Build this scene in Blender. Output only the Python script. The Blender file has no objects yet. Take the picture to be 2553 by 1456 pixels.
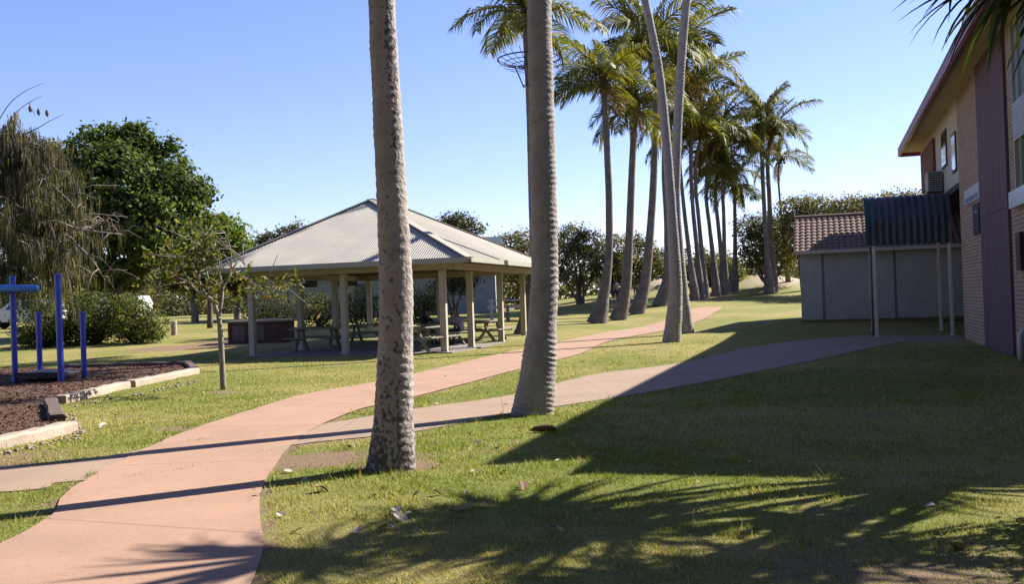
import bpy, bmesh, math, random
import numpy as np
from mathutils import Vector, Matrix

random.seed(11)
RNG = np.random.default_rng(11)
K = .57                     # overall reflectance level that goes with the camera exposure
S = bpy.context.scene
COL = S.collection
R = math.radians

# ------------------------------------------------------------------ camera frame
CAM = Vector((0, 0, 1.5))
FPX, CX, CY = 2500.0, 1276.0, 728.0          # focal length and centre in picture units
ROLL, PITCH = R(2.0), R(0.46)
_f = Vector((0, math.cos(PITCH), math.sin(PITCH)))
_u0 = Vector((0, -math.sin(PITCH), math.cos(PITCH)))
_r0 = Vector((1, 0, 0))
_r = _r0 * math.cos(ROLL) - _u0 * math.sin(ROLL)
_u = _r0 * math.sin(ROLL) + _u0 * math.cos(ROLL)

def ray(px, py):
    return (_f + _r * ((px - CX) / FPX) - _u * ((py - CY) / FPX))

def at(px, py, d):
    v = ray(px, py)
    return CAM + v * (d / v.y)

# ------------------------------------------------------------------ terrain
_dt = np.linspace(0, 700, 2801)
def _prof(ps, zs):
    z = np.interp(_dt, ps, zs)
    k = np.ones(17) / 17
    return np.convolve(np.pad(z, 8, mode='edge'), k, 'valid')
_PR = _prof([0, 28, 36, 42, 49, 55, 60, 65, 72, 80, 700], [0, 0, .05, .15, .34, .64, 1.12, 1.38, 1.52, 1.62, 1.65])
_PL = _prof([0, 34, 38, 42, 47, 58, 75, 100, 700], [0, 0, .1, .26, .46, .75, 1.0, 1.2, 1.3])
DUNES = [(11.6, 76, 2.6, 6, 1.25), (18.5, 73, 3.2, 6, 1.3)]
def H(x, y):
    x = np.asarray(x, float); y = np.asarray(y, float)
    w = np.clip((x + 1.2 - .03 * (y - 27)) / 6.5, 0, 1); w = w * w * (3 - 2 * w)
    z = np.interp(y, _dt, _PR) * w + np.interp(y, _dt, _PL) * (1 - w)
    q1 = np.clip((x - 5) / 5, 0, 1); q2 = np.clip((y - 30) / 7, 0, 1); q3 = np.clip((56 - y) / 10, 0, 1)
    z = z + .27 * q1 * q1 * (3 - 2 * q1) * q2 * q2 * (3 - 2 * q2) * q3 * q3 * (3 - 2 * q3)
    for bx, by, sx, sy, k in DUNES: z = z + k * np.exp(-((x - bx) / sx) ** 2 - ((y - by) / sy) ** 2)
    return z
def h(x, y): return float(H(x, y))

def ground(px, py):
    v = ray(px, py); v = v / v.y
    d = 3.0
    while d < 300:
        p = CAM + v * d
        if p.z <= h(p.x, p.y): break
        d += .25
    a, b = d - .25, d
    for _ in range(18):
        m = (a + b) / 2; p = CAM + v * m
        if p.z <= h(p.x, p.y): b = m
        else: a = m
    p = CAM + v * b
    return Vector((p.x, p.y, h(p.x, p.y)))

# ------------------------------------------------------------------ value noise
_NG = np.random.default_rng(5).random((256, 256))
def vnoise(x, y):
    x = np.asarray(x, float); y = np.asarray(y, float)
    xi = np.floor(x).astype(int); yi = np.floor(y).astype(int)
    fx = x - xi; fy = y - yi
    fx = fx * fx * (3 - 2 * fx); fy = fy * fy * (3 - 2 * fy)
    g = lambda a, b: _NG[a % 256, b % 256]
    return (g(xi, yi) * (1 - fx) + g(xi + 1, yi) * fx) * (1 - fy) + (g(xi, yi + 1) * (1 - fx) + g(xi + 1, yi + 1) * fx) * fy
def fbm(x, y, o=4):
    s = 0; a = .5; t = 0
    for i in range(o):
        s = s + a * vnoise(x * 2 ** i + 17 * i, y * 2 ** i + 31 * i); t += a; a *= .55
    return s / t

def in_poly(x, y, poly):
    x = np.asarray(x); y = np.asarray(y)
    c = np.zeros(x.shape, bool); n = len(poly)
    for i in range(n):
        x1, y1 = poly[i]; x2, y2 = poly[(i + 1) % n]
        if y1 == y2: continue
        t = ((y1 > y) != (y2 > y)) & (x < (x2 - x1) * (y - y1) / (y2 - y1) + x1)
        c ^= t
    return c
def dist_poly(x, y, poly, closed=True):
    x = np.asarray(x); y = np.asarray(y); best = np.full(x.shape, 1e9)
    n = len(poly)
    for i in range(n if closed else n - 1):
        ax, ay = poly[i]; bx, by = poly[(i + 1) % n]
        dx, dy = bx - ax, by - ay; L = dx * dx + dy * dy + 1e-9
        t = np.clip(((x - ax) * dx + (y - ay) * dy) / L, 0, 1)
        best = np.minimum(best, np.hypot(x - ax - t * dx, y - ay - t * dy))
    return best

# ------------------------------------------------------------------ materials
def mat(name, base, rough=.8, var=None, scale=6.0, bump=0.0, bscale=None, metal=0.0, attr=None, detail=6, stretch=None, spec=.3, dist=.02):
    """Principled surface: base colour broken up by noise towards 'var', optional bump and per-leaf colour attribute."""
    base = tuple(c * K for c in base); var = None if var is None else tuple(c * K for c in var)
    m = bpy.data.materials.new(name); m.use_nodes = True
    nt = m.node_tree; N = nt.nodes; L = nt.links
    b = N['Principled BSDF']; b.inputs['Roughness'].default_value = rough; b.inputs['Metallic'].default_value = metal
    b.inputs['Specular IOR Level'].default_value = spec
    b.inputs['Base Color'].default_value = (*base, 1)
    tc = N.new('ShaderNodeTexCoord'); mp = N.new('ShaderNodeMapping'); L.new(tc.outputs['Object'], mp.inputs[0])
    if stretch: mp.inputs['Scale'].default_value = stretch
    src = None
    if var is not None:
        nz = N.new('ShaderNodeTexNoise'); nz.inputs['Scale'].default_value = scale; nz.inputs['Detail'].default_value = detail
        nz.inputs['Roughness'].default_value = .62
        L.new(mp.outputs[0], nz.inputs[0])
        rp = N.new('ShaderNodeValToRGB'); rp.color_ramp.elements[0].position = .34; rp.color_ramp.elements[1].position = .68
        rp.color_ramp.elements[0].color = (*base, 1); rp.color_ramp.elements[1].color = (*var, 1)
        L.new(nz.outputs[0], rp.inputs[0]); src = rp.outputs[0]
    if attr:
        at_ = N.new('ShaderNodeAttribute'); at_.attribute_name = attr
        if src is None: src = at_.outputs[0]
        else:
            mx = N.new('ShaderNodeMix'); mx.data_type = 'RGBA'; mx.blend_type = 'MULTIPLY'; mx.inputs[0].default_value = 1
            L.new(src, mx.inputs[6]); L.new(at_.outputs[0], mx.inputs[7]); src = mx.outputs[2]
    if src is not None: L.new(src, b.inputs['Base Color'])
    if bump:
        n2 = N.new('ShaderNodeTexNoise'); n2.inputs['Scale'].default_value = bscale or scale * 4; n2.inputs['Detail'].default_value = 8
        L.new(mp.outputs[0], n2.inputs[0])
        bp = N.new('ShaderNodeBump'); bp.inputs['Strength'].default_value = bump; bp.inputs['Distance'].default_value = dist
        L.new(n2.outputs[0], bp.inputs['Height']); L.new(bp.outputs[0], b.inputs['Normal'])
    return m

def leaf_mat(name, rough=.6, trans=.32, spec=.2):
    """Foliage: colour from the mesh's own per-leaf attribute, partly translucent."""
    m = bpy.data.materials.new(name); m.use_nodes = True
    nt = m.node_tree; N = nt.nodes; L = nt.links
    b = N['Principled BSDF']; b.inputs['Roughness'].default_value = rough; b.inputs['Specular IOR Level'].default_value = spec
    a0 = N.new('ShaderNodeAttribute'); a0.attribute_name = 'Col'
    a = N.new('ShaderNodeVectorMath'); a.operation = 'SCALE'; a.inputs['Scale'].default_value = K; L.new(a0.outputs[0], a.inputs[0])
    L.new(a.outputs[0], b.inputs['Base Color'])
    t = N.new('ShaderNodeBsdfTranslucent'); 
    g = N.new('ShaderNodeMix'); g.data_type = 'RGBA'; g.blend_type = 'MULTIPLY'; g.inputs[0].default_value = 1
    g.inputs[7].default_value = (1.5, 1.5, .5, 1); L.new(a.outputs[0], g.inputs[6]); L.new(g.outputs[2], t.inputs[0])
    mx = N.new('ShaderNodeMixShader'); mx.inputs[0].default_value = trans
    L.new(b.outputs[0], mx.inputs[1]); L.new(t.outputs[0], mx.inputs[2]); L.new(mx.outputs[0], N['Material Output'].inputs[0])
    return m

# ------------------------------------------------------------------ mesh building
class MB:
    def __init__(s): s.v = []; s.f = []; s.m = []
    def add(s, vs, fs, mi=0):
        o = len(s.v); s.v += [tuple(p) for p in vs]
        for f in fs: s.f.append(tuple(o + i for i in f)); s.m.append(mi)
        return s
    def box(s, c, size, ax=None, mi=0, bev=0.0):
        """box at centre c; ax = three axes (columns) for orientation"""
        hx, hy, hz = size[0] / 2, size[1] / 2, size[2] / 2
        A = ax or (Vector((1, 0, 0)), Vector((0, 1, 0)), Vector((0, 0, 1)))
        c = Vector(c)
        if bev <= 0:
            P = [c + A[0] * x + A[1] * y + A[2] * z for x in (-hx, hx) for y in (-hy, hy) for z in (-hz, hz)]
            return s.add(P, [(0, 1, 3, 2), (4, 6, 7, 5), (0, 4, 5, 1), (2, 3, 7, 6), (0, 2, 6, 4), (1, 5, 7, 3)], mi)
        bm = bmesh.new(); bmesh.ops.create_cube(bm, size=1)
        for v in bm.verts: v.co = Vector((v.co.x * size[0], v.co.y * size[1], v.co.z * size[2]))
        bmesh.ops.bevel(bm, geom=bm.edges[:], offset=bev, segments=2, affect='EDGES')
        bm.verts.ensure_lookup_table()
        vs = [c + A[0] * v.co.x + A[1] * v.co.y + A[2] * v.co.z for v in bm.verts]
        fs = [tuple(v.index for v in f.verts) for f in bm.faces]; bm.free()
        return s.add(vs, fs, mi)
    def bar(s, p, q, w, t, up=Vector((0, 0, 1)), mi=0, bev=0.0):
        p, q = Vector(p), Vector(q); d = q - p; L = d.length; d.normalize()
        side = d.cross(up)
        if side.length < 1e-4: side = d.cross(Vector((1, 0, 0)))
        side.normalize(); u = side.cross(d).normalized()
        return s.box((p + q) / 2, (L, w, t), (d, side, u), mi, bev)
    def tube(s, pts, rad, seg=8, cap=True, mi=0, jitter=None):
        pts = [Vector(p) for p in pts]; n = len(pts)
        if not hasattr(rad, '__len__'): rad = [rad] * n
        t0 = (pts[1] - pts[0]).normalized()
        a = t0.cross(Vector((0, 1, 0.13)));
        if a.length < 1e-3: a = t0.cross(Vector((1, 0, 0)))
        a.normalize(); V = []
        for i, p in enumerate(pts):
            t = (pts[min(i + 1, n - 1)] - pts[max(i - 1, 0)]).normalized()
            a = (a - t * a.dot(t)).normalized(); b = t.cross(a)
            for k in range(seg):
                an = 2 * math.pi * k / seg
                r = rad[i] * (1 if jitter is None else 1 + jitter * (random.random() - .5))
                V.append(p + a * (math.cos(an) * r) + b * (math.sin(an) * r))
        F = [(i * seg + k, i * seg + (k + 1) % seg, (i + 1) * seg + (k + 1) % seg, (i + 1) * seg + k) for i in range(n - 1) for k in range(seg)]
        if cap: F += [tuple(range(seg - 1, -1, -1)), tuple((n - 1) * seg + k for k in range(seg))]
        return s.add(V, F, mi)
    def prism(s, poly, ex, mi=0):
        """poly: list of 3-D points (planar), ex: extrusion vector"""
        n = len(poly); ex = Vector(ex); P = [Vector(p) for p in poly]
        s.add(P + [p + ex for p in P], [tuple(range(n - 1, -1, -1)), tuple(range(n, 2 * n))] + [(i, (i + 1) % n, n + (i + 1) % n, n + i) for i in range(n)], mi)
        return s
    def build(s, name, mats, parent=None, smooth=False, fixn=True):
        me = bpy.data.meshes.new(name); me.from_pydata(s.v, [], s.f); me.update()
        for m in (mats if isinstance(mats, (list, tuple)) else [mats]): me.materials.append(m)
        if any(s.m): me.polygons.foreach_set('material_index', s.m)
        if fixn:
            bm = bmesh.new(); bm.from_mesh(me); bmesh.ops.recalc_face_normals(bm, faces=bm.faces[:]); bm.to_mesh(me); bm.free()
        if smooth: me.polygons.foreach_set('use_smooth', [True] * len(me.polygons))
        return link(name, me, parent)

def link(name, me, parent=None):
    o = bpy.data.objects.new(name, me); COL.objects.link(o)
    if parent is not None:
        o.parent = parent
        M = parent_world(parent); o.matrix_parent_inverse = M.inverted()
    return o
def parent_world(p):
    M = p.matrix_basis.copy()
    q = p
    while q.parent is not None:
        M = q.parent.matrix_basis @ q.matrix_parent_inverse @ M; q = q.parent
    return M
def empty(name, loc, rz=0):
    o = bpy.data.objects.new(name, None); COL.objects.link(o); o.location = loc; o.rotation_euler.z = rz
    o.empty_display_size = .3
    return o
def tag(o, label=None, cat=None, group=None, kind=None):
    if label: o['label'] = label
    if cat: o['category'] = cat
    if group: o['group'] = group
    if kind: o['kind'] = kind
    return o
def np_mesh(name, V, F, mats, parent=None, col=None, smooth=False, mi=None):
    """V (n,3); F (m,k) all faces with k corners; col per-vertex rgb"""
    V = np.asarray(V, np.float32); F = np.asarray(F, np.int32); k = F.shape[1]
    me = bpy.data.meshes.new(name)
    me.vertices.add(len(V)); me.vertices.foreach_set('co', V.ravel())
    me.loops.add(F.size); me.loops.foreach_set('vertex_index', F.ravel())
    me.polygons.add(len(F)); me.polygons.foreach_set('loop_start', np.arange(0, F.size, k, dtype=np.int32))
    for m in (mats if isinstance(mats, (list, tuple)) else [mats]): me.materials.append(m)
    if mi is not None: me.polygons.foreach_set('material_index', np.asarray(mi, np.int32))
    if smooth: me.polygons.foreach_set('use_smooth', np.ones(len(F), bool))
    me.update(calc_edges=True)
    if col is not None:
        a = me.color_attributes.new('Col', 'FLOAT_COLOR', 'POINT')
        c = np.ones((len(V), 4), np.float32); c[:, :3] = col; a.data.foreach_set('color', c.ravel())
    return link(name, me, parent)
def copy_tree(o, parent=None):
    c = o.copy(); COL.objects.link(c); c.parent = parent
    if parent is not None: c.matrix_parent_inverse = o.matrix_parent_inverse.copy()
    for ch in o.children: copy_tree(ch, c)
    return c
def spline(pts, n):
    """Catmull-Rom through pts, n samples"""
    P = [Vector(p) for p in pts]; P = [P[0] * 2 - P[1]] + P + [P[-1] * 2 - P[-2]]
    m = len(P) - 3; out = []
    for i in range(n):
        t = i / (n - 1) * m; k = min(int(t), m - 1); t -= k
        a, b, c, d = P[k:k + 4]
        out.append(.5 * ((2 * b) + (c - a) * t + (2 * a - 5 * b + 4 * c - d) * t * t + (3 * b - a - 3 * c + d) * t ** 3))
    return out
def lerp_list(a, n):
    xs = np.linspace(0, 1, len(a)); return list(np.interp(np.linspace(0, 1, n), xs, a))

# ------------------------------------------------------------------ light, sky, camera
AZ, EL = R(60.5), R(38.2)        # sun: to the right and beyond
SUN = Vector((math.sin(AZ) * math.cos(EL), math.cos(AZ) * math.cos(EL), math.sin(EL)))
w = bpy.data.worlds.new('World'); S.world = w; w.use_nodes = True
nt = w.node_tree; bg = nt.nodes['Background']
sky = nt.nodes.new('ShaderNodeTexSky'); sky.sky_type = 'NISHITA'; sky.sun_disc = False
sky.sun_elevation = EL; sky.sun_rotation = AZ; sky.air_density = 1.0; sky.dust_density = .1; sky.ozone_density = 3.0; sky.altitude = 0
tint = nt.nodes.new('ShaderNodeMix'); tint.data_type = 'RGBA'; tint.blend_type = 'MULTIPLY'; tint.inputs[0].default_value = 1
tint.inputs[7].default_value = (1.02, .93, 1.22, 1)
nt.links.new(sky.outputs[0], tint.inputs[6]); nt.links.new(tint.outputs[2], bg.inputs[0]); bg.inputs[1].default_value = .060
sl = bpy.data.lights.new('sun', 'SUN'); sl.energy = 5.0; sl.angle = R(.5); sl.color = (1, .95, .86)
so = bpy.data.objects.new('sun', sl); COL.objects.link(so); so.location = SUN * 60
so.rotation_mode = 'QUATERNION'; so.rotation_quaternion = SUN.to_track_quat('Z', 'Y')
cd = bpy.data.cameras.new('camera'); cd.sensor_width = 36; cd.lens = 36 * FPX / 2553.0; cd.clip_end = 3000; cd.clip_start = .05
co = bpy.data.objects.new('camera', cd); COL.objects.link(co)
Mx = Matrix((( _r.x, _u.x, -_f.x), (_r.y, _u.y, -_f.y), (_r.z, _u.z, -_f.z))).to_4x4(); Mx.translation = CAM
co.matrix_world = Mx
S.camera = co
S.view_settings.view_transform = 'Standard'; S.view_settings.look = 'None'; S.view_settings.gamma = 1
S.view_settings.exposure = 1.55
S.render.engine = 'CYCLES'
S.cycles.max_bounces = 6; S.cycles.transparent_max_bounces = 8

# ------------------------------------------------------------------ paths traced on the ground
def gp(pts): return [tuple(ground(*p).xy) for p in pts]
def smooth_line(pts, n):
    return [tuple(p.xy) for p in spline([Vector((a, b, 0)) for a, b in pts], n)]
# main path: left and right edge, near to far
MLe = smooth_line([(-3.9, 1.2)] + gp([(0, 1362), (180, 1222), (385, 1110), (560, 1045), (760, 985), (945, 952), (1110, 915), (1285, 875), (1480, 835), (1640, 805), (1722, 772), (1800, 764)]), 90)
MRi = smooth_line([(-1.2, 1.2)] + gp([(632, 1456), (650, 1230), (720, 1120), (800, 1062), (900, 1022), (1030, 992), (1190, 950), (1320, 915), (1440, 885), (1530, 848), (1690, 817), (1762, 792), (1800, 767)]), 90)
# side path (older grey-brown concrete)
SUp = smooth_line([(-9.5, 10.4)] + gp([(-60, 1168), (200, 1150), (420, 1112), (640, 1085), (860, 1050), (1030, 1021), (1280, 985), (1480, 935), (1700, 905), (1900, 862), (2080, 842), (2200, 836), (2400, 836)]), 90)
SLo = smooth_line([(-9.5, 8.9)] + gp([(-60, 1232), (150, 1205), (330, 1190), (520, 1160), (730, 1112), (1030, 1078), (1290, 1030), (1580, 985), (1800, 945), (2000, 905), (2180, 866), (2260, 852), (2410, 852)]), 90)
MAIN_POLY = MLe + MRi[::-1]
SIDE_POLY = SUp + SLo[::-1]

def strip(name, A, B, off, m, nx=14, wob=.03):
    V = []; n = len(A)
    for i in range(n):
        a, b = A[i], B[i]
        d = math.hypot(a[0] - b[0], a[1] - b[1]) + 1e-6
        for k in range(nx + 1):
            t = k / nx; x = a[0] + (b[0] - a[0]) * t; y = a[1] + (b[1] - a[1]) * t
            V.append((x, y))
    V = np.array(V)
    e = np.zeros(len(V)); ed = np.arange(len(V)) % (nx + 1); e[(ed == 0) | (ed == nx)] = 1
    V = V + e[:, None] * wob * (np.stack([fbm(V[:, 0] * 2.5, V[:, 1] * 2.5), fbm(V[:, 0] * 2.5 + 50, V[:, 1] * 2.5)], 1) - .5) * 2
    z = H(V[:, 0], V[:, 1]) + off
    F = [(i * (nx + 1) + k, (i + 1) * (nx + 1) + k, (i + 1) * (nx + 1) + k + 1, i * (nx + 1) + k + 1) for i in range(n - 1) for k in range(nx)]
    mid = np.array([[(A[i][0] + B[i][0]) / 2, (A[i][1] + B[i][1]) / 2] for i in range(n)]); sl_ = np.concatenate([[0], np.cumsum(np.hypot(*np.diff(mid, axis=0).T))])
    sv = np.repeat(sl_, nx + 1); tv = np.tile(np.arange(nx + 1) / nx, n)
    o = np_mesh(name, np.column_stack([V, z]), F, m, smooth=True, col=np.column_stack([sv, tv, np.zeros(len(sv))]))
    me = o.data
    bm = bmesh.new(); bm.from_mesh(me); bmesh.ops.recalc_face_normals(bm, faces=bm.faces[:])
    if bm.faces[0].normal.z < 0: bmesh.ops.reverse_faces(bm, faces=bm.faces[:])
    bm.to_mesh(me); bm.free()
    return tag(o, kind='structure')

def path_mat(name, c1, c2, c3):
    m = mat(name, c1, .9, c2, 1.1, .25, 60, detail=9, dist=.006)
    nt = m.node_tree; N = nt.nodes; L = nt.links; b = N['Principled BSDF']
    src = b.inputs['Base Color'].links[0].from_socket
    tc = [n for n in N if n.type == 'TEX_COORD'][0]
    nz = N.new('ShaderNodeTexNoise'); nz.inputs['Scale'].default_value = 95; nz.inputs['Detail'].default_value = 3; L.new(tc.outputs['Object'], nz.inputs[0])
    rp = N.new('ShaderNodeValToRGB'); rp.color_ramp.elements[0].position = .3; rp.color_ramp.elements[1].position = .75
    rp.color_ramp.elements[0].color = (.78, .78, .78, 1); rp.color_ramp.elements[1].color = (1.12, 1.12, 1.12, 1); L.new(nz.outputs[0], rp.inputs[0])
    mx = N.new('ShaderNodeMix'); mx.data_type = 'RGBA'; mx.blend_type = 'MULTIPLY'; mx.inputs[0].default_value = 1
    L.new(src, mx.inputs[6]); L.new(rp.outputs[0], mx.inputs[7])
    # old stains
    n3 = N.new('ShaderNodeTexNoise'); n3.inputs['Scale'].default_value = .55; n3.inputs['Detail'].default_value = 5; n3.inputs['Distortion'].default_value = 1.2; L.new(tc.outputs['Object'], n3.inputs[0])
    r3 = N.new('ShaderNodeValToRGB'); r3.color_ramp.elements[0].position = .52; r3.color_ramp.elements[1].position = .7; L.new(n3.outputs[0], r3.inputs[0])
    m3 = N.new('ShaderNodeMix'); m3.data_type = 'RGBA'; m3.inputs[7].default_value = (*[c * K for c in c3], 1)
    mm = N.new('ShaderNodeMath'); mm.operation = 'MULTIPLY'; mm.inputs[1].default_value = .6; L.new(r3.outputs[0], mm.inputs[0]); L.new(mm.outputs[0], m3.inputs[0])
    L.new(mx.outputs[2], m3.inputs[6])
    at_ = N.new('ShaderNodeAttribute'); at_.attribute_name = 'Col'; sp = N.new('ShaderNodeSeparateColor'); L.new(at_.outputs[0], sp.inputs[0])
    def M_(op, x, y=None):
        q = N.new('ShaderNodeMath'); q.operation = op
        for i_, v in enumerate((x, y)):
            if v is None: continue
            if isinstance(v, float): q.inputs[i_].default_value = v
            else: L.new(v, q.inputs[i_])
        return q.outputs[0]
    saw = M_('FRACT', M_('DIVIDE', sp.outputs[0], 2.9)); jt = M_('LESS_THAN', saw, .0075)
    # dirty, sun-bleached margins with grit
    edge = M_('MULTIPLY', M_('ABSOLUTE', M_('SUBTRACT', sp.outputs[1], .5)), 2.0)
    ed2 = M_('ADD', edge, M_('MULTIPLY', nz.outputs[0], .25)); er = N.new('ShaderNodeValToRGB'); er.color_ramp.elements[0].position = 1.02; er.color_ramp.elements[1].position = 1.17; L.new(ed2, er.inputs[0])
    m4 = N.new('ShaderNodeMix'); m4.data_type = 'RGBA'; m4.inputs[7].default_value = (.17, .12, .075, 1); L.new(M_('MULTIPLY', er.outputs[0], .6), m4.inputs[0]); L.new(m3.outputs[2], m4.inputs[6])
    m5 = N.new('ShaderNodeMix'); m5.data_type = 'RGBA'; m5.inputs[7].default_value = (.12, .075, .05, 1); L.new(M_('MULTIPLY', jt, .7), m5.inputs[0]); L.new(m4.outputs[2], m5.inputs[6])
    L.new(m5.outputs[2], b.inputs['Base Color'])
    return m
M_path = path_mat('path_oxide', (.57, .345, .23), (.49, .295, .195), (.38, .25, .175))
M_side = path_mat('path_old', (.49, .335, .23), (.40, .275, .19), (.30, .225, .165))
strip('footpath', MLe, MRi, .016, M_path)
strip('side_path', SUp, SLo, .009, M_side)

# ------------------------------------------------------------------ playground bark area outline
BARK = gp([(-260, 1150), (0, 1106), (172, 1066), (150, 1052), (140, 1012), (315, 962), (482, 930), (466, 914), (200, 921), (0, 924), (-300, 930)])

# ------------------------------------------------------------------ lawn
def soil_amount(x, y):
    """bare soil: worn edges of the paths and thin patches (0..1)"""
    n = fbm(x * .9, y * .9); n2 = fbm(x * 3.1 + 9, y * 3.1)
    dm = np.minimum(dist_poly(x, y, MAIN_POLY), dist_poly(x, y, SIDE_POLY))
    e = np.clip(1 - dm / (.03 + .20 * np.clip(n * 2.6 - 1.15, 0, 1)), 0, 1) * .8
    s = e
    for (px, py, r, k) in ((770, 1150, .55, .9), (2330, 1425, .9, .75), (1960, 1390, .5, .3), (1010, 1165, .45, .8), (90, 1135, 1.0, .5), (200, 1250, .9, .35), (2150, 1080, 1.2, .25), (560, 855, 2.2, .75), (1380, 740, 4, .35), (2100, 1330, .6, .3), (560, 978, .5, .9), (1930, 735, 3, .25), (430, 868, 2.2, .7), (1500, 800, 1.4, .35)):
        g = ground(px, py)
        q = np.hypot(x - g.x, (y - g.y)) / r
        s = np.maximum(s, k * np.clip(1.25 - q + (n - .5) * 1.4, 0, 1))
    s = np.maximum(s, .55 * np.clip((n - .60) * 6, 0, 1) * np.clip((n2 - .3) * 3, 0, 1))
    return np.clip(s, 0, 1)
def dry_amount(x, y):
    n = fbm(x * .35 + 3, y * .35); n2 = fbm(x * 1.7, y * 1.7 + 8)
    d = np.clip((n - .40) * 4.2, 0, 1) * .62 + np.clip((n2 - .42) * 3, 0, 1) * .38
    return np.clip(d + np.clip((np.asarray(y) - 16) / 40, 0, .18), 0, 1)

def sand_amount(x, y):
    s = 0
    for bx, by, sx, sy, k in DUNES: s = np.maximum(s, np.exp(-((x - bx) / (sx * .75)) ** 2 - ((y - by + 3) / (sy * .7)) ** 2))
    n = fbm(x * .5, y * .5)
    return np.clip((s + (n - .5) * .5 - .35) * 2.5, 0, 1)
def axis(parts):
    out = []
    for a, b, st in parts:
        n = max(1, int(round((b - a) / st))); out += list(np.linspace(a, b, n, endpoint=False))
    return np.array(out + [parts[-1][1]])
gx = axis([(-700, -150, 60), (-150, -50, 10), (-50, -22, 2), (-22, -9, .6), (-9, 9, .16), (9, 22, .6), (22, 60, 2), (60, 160, 10), (160, 700, 60)])
gy = axis([(-200, -20, 30), (-20, 2, 2), (2, 14, .16), (14, 34, .3), (34, 70, .8), (70, 130, 4), (130, 700, 60)])
GX, GY = np.meshgrid(gx, gy)
GZ = H(GX, GY)
V = np.column_stack([GX.ravel(), GY.ravel(), GZ.ravel()])
nxg = len(gx); ii, jj = np.meshgrid(np.arange(len(gy) - 1), np.arange(nxg - 1), indexing='ij')
a0 = (ii * nxg + jj).ravel(); F = np.column_stack([a0, a0 + 1, a0 + nxg + 1, a0 + nxg])
sa = soil_amount(V[:, 0], V[:, 1]); da = dry_amount(V[:, 0], V[:, 1])
M_lawn = bpy.data.materials.new('lawn_grass'); M_lawn.use_nodes = True
nt = M_lawn.node_tree; N = nt.nodes; L = nt.links; b = N['Principled BSDF']; b.inputs['Roughness'].default_value = .9; b.inputs['Specular IOR Level'].default_value = .15
at_ = N.new('ShaderNodeAttribute'); at_.attribute_name = 'Col'; sp = N.new('ShaderNodeSeparateColor'); L.new(at_.outputs[0], sp.inputs[0])
tc = N.new('ShaderNodeTexCoord')
def noise(sc, det=6, ro=.6):
    n = N.new('ShaderNodeTexNoise'); n.inputs['Scale'].default_value = sc; n.inputs['Detail'].default_value = det; n.inputs['Roughness'].default_value = ro
    L.new(tc.outputs['Object'], n.inputs[0]); return n
def ramp(n, p0, c0, p1, c1):
    r = N.new('ShaderNodeValToRGB'); r.color_ramp.elements[0].position = p0; r.color_ramp.elements[1].position = p1
    r.color_ramp.elements[0].color = (*c0, 1); r.color_ramp.elements[1].color = (*c1, 1); L.new(n, r.inputs[0]); return r
def mixc(f, a, c, blend='MIX'):
    x = N.new('ShaderNodeMix'); x.data_type = 'RGBA'; x.blend_type = blend
    if isinstance(f, float): x.inputs[0].default_value = f
    else: L.new(f, x.inputs[0])
    for s_, v in ((6, a), (7, c)):
        if isinstance(v, tuple): x.inputs[s_].default_value = (*v, 1)
        else: L.new(v, x.inputs[s_])
    return x.outputs[2]
fine = ramp(noise(38, 5, .7).outputs[0], .3, (.085, .108, .016), .72, (.165, .178, .036))
dry = ramp(noise(30, 5, .7).outputs[0], .3, (.17, .142, .046), .72, (.29, .24, .092))
soil = ramp(noise(24, 7, .7).outputs[0], .3, (.13, .085, .05), .72, (.235, .16, .10))
g1 = mixc(sp.outputs[1], fine.outputs[0], dry.outputs[0])
sn = noise(9, 6, .7)
ad = N.new('ShaderNodeMath'); ad.operation = 'ADD'; L.new(sp.outputs[0], ad.inputs[0]); L.new(sn.outputs[0], ad.inputs[1])
sr = ramp(ad.outputs[0], .72, (0, 0, 0), 1.05, (1, 1, 1))
g2 = mixc(sr.outputs[0], g1, soil.outputs[0])
sandc = ramp(noise(5, 6, .7).outputs[0], .3, (.30, .23, .165), .72, (.40, .32, .24))
g2 = mixc(sp.outputs[2], g2, sandc.outputs[0])
L.new(g2, b.inputs['Base Color'])
bp = N.new('ShaderNodeBump'); bp.inputs['Strength'].default_value = .8; bp.inputs['Distance'].default_value = .035
L.new(noise(30, 8, .75).outputs[0], bp.inputs['Height']); L.new(bp.outputs[0], b.inputs['Normal'])
lawn = np_mesh('lawn', V, F, M_lawn, col=np.column_stack([sa, da, sand_amount(V[:, 0], V[:, 1])]), smooth=True)
tag(lawn, kind='structure')

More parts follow.
